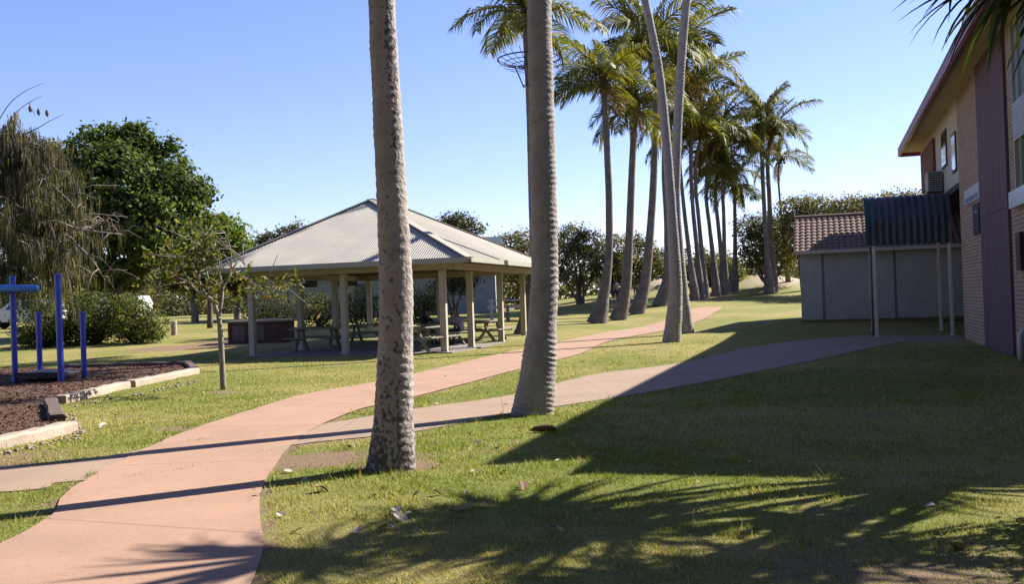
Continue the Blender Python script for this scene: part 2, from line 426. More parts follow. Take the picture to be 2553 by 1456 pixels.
# real blades over the near lawn
def grass():
    P = []
    n = 560000
    d = 4.2 * (36 / 4.2) ** RNG.random(n)          # density falls with distance
    x = (RNG.random(n) * 2 - 1) * (d * .56 + .6)
    y = d
    inp = in_poly(x, y, MAIN_POLY) | in_poly(x, y, SIDE_POLY)
    ii_ = np.where(inp)[0]; dd_ = np.minimum(dist_poly(x[ii_], y[ii_], MAIN_POLY), dist_poly(x[ii_], y[ii_], SIDE_POLY))
    creep = dd_ < .10 * np.clip(fbm(x[ii_] * 3, y[ii_] * 3) * 2.4 - .75, 0, 1)
    both = in_poly(x[ii_], y[ii_], MAIN_POLY) & in_poly(x[ii_], y[ii_], SIDE_POLY)
    inp[ii_[creep & ~both]] = False
    ok = ~inp & ~in_poly(x, y, BARK)
    x, y = x[ok], y[ok]
    s = soil_amount(x, y); ok = RNG.random(len(x)) > np.clip(s * 1.5 - .1, 0, .97)
    x, y = x[ok], y[ok]
    dr = dry_amount(x, y); n = len(x)
    cl = fbm(x * 4.5, y * 4.5); hh = (.007 + .020 * RNG.random(n)) * (.45 + 1.9 * np.clip(cl * 1.8 - .45, 0, 1) ** 1.5) * (1 + 1.6 * (RNG.random(n) < .012)) * np.clip(y / 8, .9, 1.15)
    wd = .0026 * np.clip(y / 6, .8, 2.3) * (.7 + .6 * RNG.random(n))
    an = RNG.random(n) * 6.283; le = (RNG.random(n) * 1.0 + .2) * hh
    z = H(x, y)
    cx, sx = np.cos(an), np.sin(an)
    A = np.column_stack([x - sx * wd, y + cx * wd, z]); B = np.column_stack([x + sx * wd, y - cx * wd, z])
    la = an + (RNG.random(n) - .5) * 2
    C = np.column_stack([x + np.cos(la) * le, y + np.sin(la) * le, z + hh])
    V = np.stack([A, B, C], 1).reshape(-1, 3); F = np.arange(3 * n).reshape(-1, 3)
    g = np.array([.215, .275, .038]); st = np.array([.66, .56, .23]); lg = np.array([.37, .40, .075])
    t = RNG.random(n)
    k = (RNG.random(n) < (dr * .75 + .06))[:, None]
    c = np.where(k, st * (.6 + .7 * t[:, None]), (g * (1 - t[:, None]) + lg * t[:, None]) * (.8 + .4 * RNG.random(n)[:, None]))
    o = np_mesh('grass_blades', V, F, leaf_mat('grass_blade', .6, .3), col=np.repeat(c, 3, 0))
    tag(o, 'short mown grass blades covering the near lawn', 'grass', kind='stuff')
grass()
# ------------------------------------------------------------------ common materials
M_cream = mat('cream_paint', (.66, .59, .45), .6, (.55, .49, .37), 3, .05, 40)
M_fascia = mat('fascia_paint', (.50, .48, .38), .55, (.44, .43, .34), 2)
M_roof = mat('roof_sheet', (.62, .56, .46), .55, (.49, .45, .38), 1.0, spec=.35, detail=9)
M_under = mat('roof_lining', (.16, .13, .11), .9, (.12, .10, .08), 4)
M_conc = mat('concrete', (.34, .30, .27), .9, (.25, .22, .20), 2.5, .3, 40)
M_tabconc = mat('table_concrete', (.42, .37, .29), .9, (.30, .27, .21), 5, .3, 50)
M_tabwood = mat('table_timber', (.30, .24, .17), .85, (.20, .16, .11), 4, .3, 40, stretch=(8, 1, 8))
M_brickdark = mat('dark_brick', (.16, .08, .06), .9, (.10, .05, .045), 6, .5, 30)
M_bluepost = mat('blue_paint', (.055, .10, .72), .4, (.05, .085, .60), 4, spec=.5)
M_bluelight = mat('light_blue_plastic', (.09, .36, .95), .4, (.08, .30, .82), 3, spec=.5)
M_black = mat('black_rubber', (.02, .02, .022), .7, (.035, .035, .035), 9)
M_greydeck = mat('grey_deck', (.30, .27, .24), .8, (.24, .21, .19), 9)
M_sleeper = mat('pale_timber', (.60, .48, .38), .85, (.44, .34, .26), 4, .5, 30)
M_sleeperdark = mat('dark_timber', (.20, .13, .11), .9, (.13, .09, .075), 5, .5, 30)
M_white = mat('white_paint', (.78, .77, .74), .5, (.70, .69, .66), 3)
M_whitemetal = mat('white_metal', (.75, .75, .75), .4, (.68, .68, .68), 3)
M_glass = mat('dark_glass', (.02, .025, .03), .06, spec=.9)
M_tyre = mat('tyre_rubber', (.02, .02, .02), .8)

U = Vector((math.sin(R(15.4)), math.cos(R(15.4)), 0))     # along the buildings, going away
NR = Vector((U.y, -U.x, 0))                               # across, to the right
Z = Vector((0, 0, 1))

# ------------------------------------------------------------------ picnic shelter
def shelter():
    root = empty('picnic_shelter', (-5.0, 33, 0))
    tag(root, 'open picnic shelter with grey corrugated hipped roof on square cream posts', 'shelter')
    Rc = Vector((-1.19, 28.75, 0))            # near right eave corner
    W, D = 8.7, 10.8; ez, az = 2.74, 5.08
    def P(a, c, z=0):                          # a along the front to the left, c into depth
        return Rc - NR * a + U * c + Z * z
    run = 4.3
    A1, A2 = P(4.85, run, az), P(4.85, D - run, az)    # near and far end of the ridge
    C = [P(0, 0, ez), P(W, 0, ez), P(W, D, ez), P(0, D, ez)]   # front right, front left, back left, back right
    def sheet(mb, e0, e1, t0, t1):
        """corrugated face: eave e0->e1, upper edge from t0 (above e0 side) to t1"""
        e = e1 - e0; Ln = e.length; ed = e / Ln
        n = ed.cross(t0 - e0).normalized()
        if n.z < 0: n = -n
        s0 = (t0 - e0).dot(ed); s1 = (t1 - e0).dot(ed)
        up = (t0 - e0) - ed * s0                # slope vector to full height
        st = .076 / 6; m = int(Ln / st); Vv = []; Ff = []
        for i in range(m + 1):
            s = Ln * i / m
            if s < s0: f = s / s0
            elif s > s1: f = (Ln - s) / (Ln - s1)
            else: f = 1
            hgt = .009 * math.sin(2 * math.pi * s / .076)
            Vv += [e0 + ed * s + n * (hgt + .012) - up.normalized() * .05, e0 + ed * s + up * f + n * (hgt + .012)]
        for i in range(m): Ff.append((2 * i, 2 * i + 2, 2 * i + 3, 2 * i + 1))
        mb.add(Vv, Ff)
    mb = MB()
    sheet(mb, C[1], C[0], A1, A1); sheet(mb, C[0], C[3], A1, A2); sheet(mb, C[3], C[2], A2, A2); sheet(mb, C[2], C[1], A2, A1)
    roof = mb.build('roof', M_roof, root)
    mb = MB()
    for c, a in ((C[0], A1), (C[1], A1), (C[2], A2), (C[3], A2)):
        mb.bar(c + Z * .035, a + Z * .03, .26, .035, bev=.01)
    mb.bar(A1 + Z * .035, A2 + Z * .035, .26, .04, bev=.01)
    mb.build('ridge_cap', mat('cap_sheet', (.66, .60, .46), .5, (.6, .55, .43), 2), roof)
    mb = MB()                                  # ceiling lining
    q = [P(.03, .03, ez - .03), P(W - .03, .03, ez - .03), P(W - .03, D - .03, ez - .03), P(.03, D - .03, ez - .03)]
    for i, j, t in ((0, 1, (A1,)), (1, 2, (A2, A1)), (2, 3, (A2,)), (3, 0, (A1, A2))):
        ps = [q[i], q[j]] + [p - Z * .16 for p in t]; mb.add(ps, [tuple(range(len(ps)))])
    mb.build('ceiling', M_under, root)
    for i in range(4):
        a, c = C[i], C[(i + 1) % 4]; d = (c - a).normalized()
        inn = (P(W / 2, D / 2, ez) - (a + c) / 2); inn.z = 0; inn.normalize()
        m2 = MB(); m2.bar(a + Z * -.03 + d * .005 - inn * .02, c + Z * -.03 - d * .005 - inn * .02, .07, .16, bev=.012)
        m2.build('gutter', M_fascia, root)
        m3 = MB(); m3.bar(a + inn * .75 + d * .75 - Z * .16, c + inn * .75 - d * .75 - Z * .16, .09, .2)
        m3.build('beam', M_cream, root)
    # posts
    spots = [(1.1, .75), (4.3, .75), (7.45, .75), (1.1, 3.35), (1.1, 6.85), (1.1, 10.0), (7.45, 4.0), (7.45, 6.75), (7.45, 9.9), (4.5, 10.0)]
    for a, c in spots:
        p = P(a, c); m4 = MB()
        m4.box(p + Z * (.02 + (ez - .28) / 2), (.19, .19, ez - .29), (NR, U, Z), bev=.012)
        m4.box(p + Z * .045, (.24, .24, .05), (NR, U, Z), bev=.01)
        m4.build('post', M_cream, root)
    sl = MB(); sl.prism([P(.75, .4, -.2), P(W - .9, .4, -.2), P(W - .9, D - .5, -.2), P(.75, D - .5, -.2)], Z * .235)
    o = sl.build('floor_slab', M_conc, root)
    return P
SP = shelter()

def picnic_table(loc, rz, label, wood=M_tabwood, first=[None]):
    if first[0] is None:
        root = empty('picnic_table', (0, 0, 0))
        m = MB()
        for k in range(4): m.box((0, -.285 + k * .19, .735), (1.8, .18, .045), bev=.008)
        m.build('tabletop', M_tabconc, root)
        for s in (-1, 1):
            m = MB()
            for k in range(2): m.box((0, s * (.60 + k * .155), .445), (1.8, .145, .045), bev=.008)
            m.build('seat', M_tabconc, root)
        for s in (-1, 1):
            m = MB(); x = s * .58
            for t in (-1, 1):
                m.tube([(x, t * .22, .71), (x, t * .2, .58), (x, t * .27, .38), (x, t * .47, .12), (x, t * .55, 0)], [.06, .055, .06, .055, .07], 8)
                m.bar((x, t * .18, .40), (x, t * .78, .405), .10, .06, bev=.01)
            m.bar((x, -.36, .69), (x, .36, .69), .10, .05, bev=.01); m.bar((x, -.25, .40), (x, .25, .40), .10, .07)
            m.build('leg', M_tabconc, root, smooth=False)
        first[0] = root; o = root
    else: o = copy_tree(first[0])
    o.location = loc; o.rotation_euler.z = rz
    return tag(o, label, 'picnic table', 'concrete picnic tables around the shelter')
rz0 = R(-15.4)
for (px, py, rr, lab) in ((792, 876, .1, 'dark picnic table in deep shade between the two leftmost front posts of the shelter'),
        (925, 856, 0, 'picnic table in the middle of the shelter, left of the speckled near palm trunk'),
        (1058, 880, R(78), 'picnic table at the shelter front right corner with its bench lit by the sun'),
        (1100, 863, R(76), 'picnic table between the man in the purple-grey shirt and the person in black'),
        (1213, 850, R(85), 'picnic table between the two rearmost right posts of the shelter')):
    p = ground(px, py); picnic_table((p.x, p.y, .036), rz0 + rr, lab)
g = ground(1296, 800)
picnic_table(g, rz0 + R(20), 'picnic table out on the lawn beside the white rail')

# barbecue bench
def bbq():
    p = ground(640, 856); root = empty('barbecue_bench', p, R(-8))
    tag(root, 'long dark brick barbecue bench with pale slab top, left behind the shelter', 'barbecue')
    W = 160 * p.y / FPX
    def loc(v): return root.matrix_basis @ Vector(v)
    root.matrix_basis
    ax = (Vector((math.cos(R(-8)), math.sin(R(-8)), 0)), Vector((-math.sin(R(-8)), math.cos(R(-8)), 0)), Z)
    c = Vector(p)
    m = MB(); m.box(c + ax[1] * .5 + Z * .40, (W - .1, .9, .84), ax, bev=.01)
    body = m.build('brick_base', M_brickdark, root)
    m = MB()
    for k in (-.3, .02): m.box(c + ax[0] * (W * k) + ax[1] * .043 + Z * .42, (W * .2, .02, .6), ax)
    m.build('cupboard_door', mat('steel_door', (.10, .09, .09), .5, (.14, .12, .12), 4, metal=.3), root)
    m = MB(); m.box(c + ax[1] * .5 + Z * .865, (W + .08, 1.05, .085), ax, bev=.012)
    m.build('bench_top', mat('bench_slab', (.48, .42, .35), .8, (.36, .32, .27), 4), root)
    m = MB(); m.box(c + ax[0] * .3 + ax[1] * .5 + Z * .925, (.7, .55, .03), ax, bev=.008)
    m.build('hotplate', mat('steel_plate', (.25, .25, .26), .35, metal=.9), root)
bbq()

# ------------------------------------------------------------------ two-storey brick building on the right
WO = Vector((3.78, 0, 0)) ; WU = Vector((math.sin(R(17.33)), math.cos(R(17.33)), 0)); WN = Vector((-WU.y, WU.x, 0))   # wall origin, along, outwards (left)
def wpx(px, py, t=0.0):
    """point of the wall plane (moved t outwards) seen at a picture position -> (s, z)"""
    v = ray(px, py); o = WO + WN * t
    k = (o - CAM).dot(WN) / v.dot(WN); p = CAM + v * k - o
    return p.dot(WU), (CAM + v * k).z
def W3(s, t, z): return WO + WU * s + WN * t + Z * z

def brick_mat(name, c1, c2, mo, sx):
    m = bpy.data.materials.new(name); m.use_nodes = True
    nt = m.node_tree; N = nt.nodes; L = nt.links; b = N['Principled BSDF']; b.inputs['Roughness'].default_value = .9
    tc = N.new('ShaderNodeTexCoord'); mp = N.new('ShaderNodeMapping'); mp.inputs['Rotation'].default_value = (R(90), 0, 0)
    # turn so that u runs along the wall and v is height
    vx = N.new('ShaderNodeVectorMath'); vx.operation = 'DOT_PRODUCT'; vx.inputs[1].default_value = tuple(sx)
    sz = N.new('ShaderNodeSeparateXYZ'); cb = N.new('ShaderNodeCombineXYZ')
    L.new(tc.outputs['Object'], vx.inputs[0]); L.new(tc.outputs['Object'], sz.inputs[0])
    L.new(vx.outputs['Value'], cb.inputs[0]); L.new(sz.outputs[2], cb.inputs[1])
    br = N.new('ShaderNodeTexBrick'); br.inputs['Scale'].default_value = 1; br.inputs['Brick Width'].default_value = .24; br.inputs['Row Height'].default_value = .086
    br.inputs['Mortar Size'].default_value = .012; c1, c2, mo = [tuple(v * K for v in c) for c in (c1, c2, mo)]
    br.inputs['Color1'].default_value = (*c1, 1); br.inputs['Color2'].default_value = (*c2, 1); br.inputs['Mortar'].default_value = (*mo, 1)
    L.new(cb.outputs[0], br.inputs[0])
    nz = N.new('ShaderNodeTexNoise'); nz.inputs['Scale'].default_value = 5; nz.inputs['Detail'].default_value = 7; L.new(tc.outputs['Object'], nz.inputs[0])
    rp = N.new('ShaderNodeValToRGB'); rp.color_ramp.elements[0].color = (.6, .6, .6, 1); rp.color_ramp.elements[1].color = (1.3, 1.25, 1.2, 1); L.new(nz.outputs[0], rp.inputs[0])
    mx = N.new('ShaderNodeMix'); mx.data_type = 'RGBA'; mx.blend_type = 'MULTIPLY'; mx.inputs[0].default_value = 1
    L.new(br.outputs[0], mx.inputs[6]); L.new(rp.outputs[0], mx.inputs[7]); L.new(mx.outputs[2], b.inputs['Base Color'])
    bp = N.new('ShaderNodeBump'); bp.inputs['Strength'].default_value = .6; bp.inputs['Distance'].default_value = .01; bp.invert = True
    L.new(br.outputs['Fac'], bp.inputs['Height']); L.new(bp.outputs[0], b.inputs['Normal'])
    return m
M_brick = brick_mat('orange_brick', (.56, .33, .20), (.38, .215, .135), (.70, .60, .50), WU)
M_purple = mat('purple_cladding', (.21, .115, .135), .75, (.15, .085, .105), 2, .2, 20, stretch=(1, 1, .2))
M_maroon = mat('maroon_gutter', (.36, .075, .10), .4, (.30, .06, .085), 3, spec=.5)
M_soffit = mat('soffit_sheet', (.82, .70, .46), .85, (.70, .59, .38), 2)
M_creamwall = mat('cream_wall', (.82, .72, .56), .8, (.74, .65, .50), 1.5)
M_curtain = mat('yellow_curtain', (.35, .27, .05), .9, (.22, .17, .03), 5, stretch=(6, 6, .3))
M_frame = mat('pale_frame', (.55, .55, .52), .5)
M_bluewin = mat('pale_blind', (.36, .42, .50), .7, (.30, .36, .45), 2)
M_tile = None

def building():
    root = empty('brick_building', W3(24, 0, 0))
    tag(root, 'two-storey orange brick building with purple cladding and maroon gutter at the right edge', 'building')
    s_b0, _ = wpx(2452, 600); s_b1, _ = wpx(2396, 600)      # brick pier
    s_c1, _ = wpx(2296, 430)                                 # far end of the upper wall
    s_p0, _ = wpx(2515, 600, .06)
    s_p1 = s_b0
    near = 13.3; top = 6.62; depth = 9.0
    def slab(s0, s1, t0, t1, z0, z1, mb):
        c = W3((s0 + s1) / 2, (t0 + t1) / 2, (z0 + z1) / 2); mb.box(c, (s1 - s0, abs(t1 - t0), z1 - z0), (WU, WN, Z)); return mb
    # brick wall: near part with window openings, then the pier
    m = MB()
    # near wall (mostly outside the frame)
    wz = lambda px, py: wpx(px, py)[1]
    s_w1 = wpx(2526, 300)[0]; s_w0 = s_w1 - 1.9
    z1a, z1b = wz(2536, 475), wz(2536, 345)      # lower window sill / head (approx)
    z1a, z1b = 3.25, 4.3
    zA, zB = 4.9, 5.9
    slab(s_w1, s_p0 + .02, -.24, 0, -.1, top, m)
    slab(near, s_w0, -.24, 0, -.1, top, m)
    slab(s_w0, s_w1, -.24, 0, -.1, z1a, m)
    slab(s_b0, s_b1, -.24, .0, -.1, top, m)
    slab(s_p0 + .02, s_b0, -.24, -.02, -.1, top, m)
    # returns and back
    slab(near + .002, near + .24, -depth, -.242, -.1, top, m)
    slab(near + .242, s_c1, -depth, -depth + .24, -.1, top, m)
    slab(s_b1 - .24, s_b1 - .002, -3.2, -.242, -.1, 2.55, m)     # side of the pier in the recess
    slab(s_c1 - .24, s_c1, -depth + .242, -.242, -.1, top, m)
    m.build('brick_wall', M_brick, root)
    # spandrel and windows on the near wall
    slab(s_w0, s_w1, -.10, .02, z1b, zA, sp_ := MB()); sp_.build('spandrel', mat('white_panel', (.62, .60, .66), .7, (.56, .54, .6), 2), root)
    for (a, c, glass) in ((z1a, z1b, M_curtain), (zA, top, M_bluewin)):
        f = MB()
        for (x0, x1, y0, y1) in ((s_w0, s_w1, a, a + .07), (s_w0, s_w1, c - .06, c), (s_w1 - .07, s_w1, a + .07, c - .06), (s_w0, s_w0 + .07, a + .07, c - .06), ((s_w0 + s_w1) / 2 + .3, (s_w0 + s_w1) / 2 + .35, a + .07, c - .06)):
            slab(x0, x1, -.09, .012, y0, y1, f)
        fr = f.build('window', M_frame, root)
        g_ = MB(); slab(s_w0 + .02, s_w1 - .02, -.075, -.06, a + .02, c - .02, g_); g_.build('pane', M_glass, fr)
        g_ = MB()
        n = 26
        pts = [W3(s_w0 + (s_w1 - s_w0) * i / n, -.05 + .018 * math.sin(i * 1.9), 0) for i in range(n + 1)]
        vs = [p + Z * (a + .08) for p in pts] + [p + Z * (c - .07) for p in pts]
        g_.add(vs, [(i, i + 1, n + 2 + i, n + 1 + i) for i in range(n)]); g_.build('curtain', glass, fr, fixn=False)
    g_ = MB(); slab(s_w0, s_w1, .003, .14, z1a - .32, z1a, g_); g_.build('window_sill', mat('sill_panel', (.60, .64, .68), .3, spec=.6), root)
    g_ = MB(); slab(s_w1 - .75, s_w1 - .3, .003, .10, 1.72, 2.45, g_); g_.build('vent_cover', mat('brown_metal', (.06, .03, .025), .6), root)
    g_ = MB(); g_.tube([W3(s_w1 - .45, .10, 0), W3(s_w1 - .45, .10, .52), W3(s_w1 - .45, .0, .60)], .055, 10); g_.build('waste_pipe', M_white, root, smooth=True)
    # purple cladding panel, board grooves modelled
    m = MB(); s = s_p0; w_ = (s_b0 - s_p0) / 9; zj = wz(2480, 530)
    for i in range(9):
        for (a, c) in ((0.02, zj - .02), (zj, top)):
            slab(s + i * w_ + .008, s + (i + 1) * w_ - .008, -.019, .06, a, c, m)
    slab(s_p0, s_b0, -.018, .045, .02, top, m)
    m.build('cladding', M_purple, root)
    # cream upper wall and the recess below it
    zc = wpx(2394, 449)[1]
    m = MB(); slab(s_b1 + .003, s_c1 + .01, -.22, -.01, zc, top, m); m.build('upper_wall', M_creamwall, root)
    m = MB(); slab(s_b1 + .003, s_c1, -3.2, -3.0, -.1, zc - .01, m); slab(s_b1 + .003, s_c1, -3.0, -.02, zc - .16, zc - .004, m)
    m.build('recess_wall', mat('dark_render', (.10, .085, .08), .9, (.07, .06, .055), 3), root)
    m = MB(); slab(s_b1 + 1.2, s_b1 + 2.2, -2.99, -2.94, 0.05, 2.15, m); m.build('door', mat('door_paint', (.09, .07, .06), .6), root)
    # cream wall windows / louvres
    for (pa, pb, y) in ((2348, 2360, 365), (2374, 2384, 375)):
        sa, zmid = wpx(pb, y); sb, _ = wpx(pa, y)
        f = MB(); slab(sa, sb, -.008, .03, zmid - .55, zmid + .55, f); fr = f.build('window', mat('brown_frame', (.13, .075, .05), .6), root)
        f = MB(); slab(sa + .06, sb - .06, .032, .036, zmid - .48, zmid + .48, f); f.build('pane', M_glass, fr)
    sa, z_ = wpx(2332, 400); sb, _ = wpx(2300, 400)
    f = MB(); slab(sa, sb, -.008, .08, z_ - .7, z_ + .75, f); f.build('shutter', mat('brown_shutter', (.30, .11, .06), .8, (.22, .08, .05), 4, stretch=(1, 1, 6)), root)
    # air conditioner on a bracket
    ac = MB(); sc_, zc_ = wpx(2318, 455, .35); ac.box(W3(sc_, .24, zc_), (.85, .42, .62), (WU, WN, Z), bev=.02)
    a_ = ac.build('air_conditioner', mat('ac_casing', (.55, .50, .42), .5, (.48, .44, .38), 4), root)
    f = MB(); c = W3(sc_ - .428, .24, zc_)
    for k in range(8): f.box(c + Z * (-.24 + k * .068), (.012, .34, .03), (WU, WN, Z))
    f.build('grille', M_black, a_)
    f = MB(); f.bar(W3(sc_, 0, zc_ - .36), W3(sc_, .45, zc_ - .36), .6, .05); f.build('bracket', mat('rust_steel', (.30, .16, .06), .8), a_)
    # soffit, gutter and hip roof
    ov = .65; ez = 6.62
    e0, e1 = near + .65, wpx(2245, 383, .65)[0]
    skew = 1.05
    eN, eF = W3(e0, ov, ez), W3(e1, ov, ez); eFr, eNr = W3(e1, -depth - ov, ez), W3(e0 + 5.2, -depth - ov, ez)
    m = MB(); m.prism([eN, eF, eFr, eNr], Z * .03); m.build('soffit', M_soffit, root)
    apN, apF = W3(e0 + 7.5, -depth / 2, ez + 2.2), W3(e1 - 5.5, -depth / 2, ez + 2.2)
    zz = Z * .10; o = 0.06
    m = MB(); c = [p + zz for p in (eN, eF, eFr, eNr)]
    m.add(c + [apN, apF], [(0, 1, 5, 4), (1, 2, 5), (2, 3, 4, 5), (3, 0, 4)])
    m.build('roof', mat('brown_roof_tiles', (.20, .075, .06), .8, (.15, .055, .045), 5, .6, 12), root)
    m = MB(); cs = [eN, eF, eFr, eNr]
    for i in range(4):
        p, q = cs[i], cs[(i + 1) % 4]; d = (q - p).normalized(); out = d.cross(Z)
        if out.dot((p + q) / 2 - W3(22, -4.5, ez)) < 0: out = -out
        m.bar(p + out * .05 + Z * .04 - d * .09, q + out * .05 + Z * .04 + d * .09, .10, .36, bev=.03)
    m.build('gutter', M_maroon, root)
    m = MB(); slab(s_c1 + .02, s_c1 + 7, -8, -1.75, -.1, 5.6, m); wg = m.build('rear_wing', M_brick, root)
    m = MB(); slab(s_c1 + .02, s_c1 + 7.5, -8.5, -1.2, 5.61, 5.85, m); m.build('roof', M_maroon, wg)
    # signs on the brick pier
    a0, z0 = wpx(2444, 505, .04); a1, z1 = wpx(2406, 500, .04)
    return s_b0, s_b1
s_b0, s_b1 = building()

def wall_sign(name, label, s0, s1, z0, z1, m1, lines):
    root = empty(name, W3((s0 + s1) / 2, .01, z0)); tag(root, label, 'sign', 'signs on the brick pier')
    m = MB(); m.box(W3((s0 + s1) / 2, .025, (z0 + z1) / 2), (s1 - s0, .035, z1 - z0), (WU, WN, Z), bev=.006); m.build('board', m1, root)
    for (a, b_, c, d, mm) in lines:
        q = MB(); q.box(W3(s0 + (s1 - s0) * (a + b_) / 2, .0445, z0 + (z1 - z0) * (c + d) / 2), ((s1 - s0) * (b_ - a), .004, (z1 - z0) * (d - c)), (WU, WN, Z)); q.build('printed_band', mm, root)
M_navy = mat('navy_sign', (.012, .016, .05), .5, (.016, .02, .06), 4)
M_signwhite = mat('white_sign', (.74, .74, .78), .5, (.68, .68, .72), 4)
M_signblue = mat('blue_print', (.16, .24, .36), .5, (.28, .34, .42), 9)
sa = wpx(2443, 480, .03)[0]; sb = wpx(2405, 495, .03)[0]
zt = wpx(2424, 464, .03)[1]; zb = wpx(2424, 503, .03)[1]
wall_sign('wall_sign', 'white sign board with blue print on the upper brick pier, above the dark sign', sa, sb, zb, zt, M_signwhite, [(.08, .92, .12, .42, M_signblue)])
sa = wpx(2441, 540, .03)[0]; sb = wpx(2426, 540, .03)[0]; zt = wpx(2432, 508, .03)[1]; zb = wpx(2432, 585, .03)[1]
wall_sign('wall_sign', 'narrow dark navy sign hung on the brick pier below the white sign board', sa, sb, zb, zt, M_navy, [(.2, .8, .70, .78, M_signblue), (.2, .8, .2, .30, mat('dim_print', (.08, .08, .16), .5))])

# ------------------------------------------------------------------ bullnose awning over the side entrance
M_postpale = mat('pale_post_paint', (.90, .80, .64), .6, (.80, .71, .56), 3)
def awning():
    s0 = wpx(2372, 838)[0]; gq = ground(2187, 842)
    d = gq.y
    g0 = Vector((gq.x, gq.y, 0)) - WO; sA = g0.dot(WU); tA = g0.dot(WN)
    z0 = gq.z
    root = empty('entrance_awning', gq); tag(root, 'dark teal corrugated bullnose awning on slim cream posts beside the brick building', 'awning')
    zt = at(2200, 490, d).z; zb = at(2190, 612, d).z
    # profile in (s, z): steep curved sheet facing the path
    hh = zt - zb
    prof = [(sA, zb), (sA + .004, zb + hh * .2), (sA + .008, zb + hh * .4), (sA + .012, zb + hh * .52), (sA + .06, zb + hh * .57), (sA + .40, zb + hh * .86), (sA + .55, zb + hh * .98), (sA + .75, zb + hh * 1.03), (sA + 1.4, zb + hh * 1.06), (sA + 2.7, zb + hh * 1.1)]
    t0, t1 = .03, tA + .16
    n = int((t1 - t0) / (.076 / 2)); 
    V = []; F = []; q = len(prof)
    for i in range(n + 1):
        t = t0 + (t1 - t0) * i / n; c = .014 * math.sin(2 * math.pi * t / .19)
        for j, (s, z) in enumerate(prof):
            a, b2 = prof[max(j - 1, 0)], prof[min(j + 1, q - 1)]; dx, dz = b2[0] - a[0], b2[1] - a[1]; l = math.hypot(dx, dz)
            V.append(W3(s - dz / l * c, t, z + dx / l * c))
    for i in range(n):
        for j in range(q - 1): F.append((i * q + j, (i + 1) * q + j, (i + 1) * q + j + 1, i * q + j + 1))
    mb = MB(); mb.add(V, F); o = mb.build('roof_sheet', mat('teal_sheet', (.06, .080, .088), .5, (.032, .048, .052), 2.5, metal=.0, spec=.5, stretch=(1, 1, .4)), root, smooth=True)
    m = MB()                                           # left barge trim and end panel
    P = [W3(s, t1 + .012, z) for s, z in prof]
    for i in range(q - 1): m.bar(P[i], P[i + 1], .03, .1, up=WN)
    m.build('barge_trim', mat('teal_trim', (.02, .12, .13), .5, (.02, .10, .11), 4), root)
    m = MB(); m.bar(W3(sA + .09, t0, zb + .06), W3(sA + .09, t1 - .02, zb + .06), .06, .11); m.build('beam', M_cream, root)
    m = MB(); m.bar(W3(sA + 2.6, t0 - .0, zt - .1), W3(sA + 2.6, t1 - .02, zt - .1), .06, .11); m.build('beam', M_cream, root)
    for (s, t) in ((sA, tA), (sA - .02, .12), (sA + 2.6, tA), (sA + 2.6, .15)):
        p = W3(s + .09, t, 0); zz = h(p.x, p.y); m = MB()
        tp = zb + .0 if s < sA + 1 else zt - .16
        m.box(W3(s + .09, t, (zz + tp) / 2 - .02), (.09, .09, tp - zz + .02), (WU, WN, Z), bev=.008)
        m.box(W3(s + .09, t, zz + .03), (.16, .16, .04), (WU, WN, Z))
        m.build('post', M_postpale, root)
    m = MB(); p = W3(sA + .09, tA + .085, 0); m.tube([W3(sA + .32, tA + .1, zb), W3(sA + .32, tA + .1, h(p.x, p.y) + .02)], .035, 10); m.build('downpipe', mat('grey_pipe', (.22, .2, .19), .6), root, smooth=True)
awning()

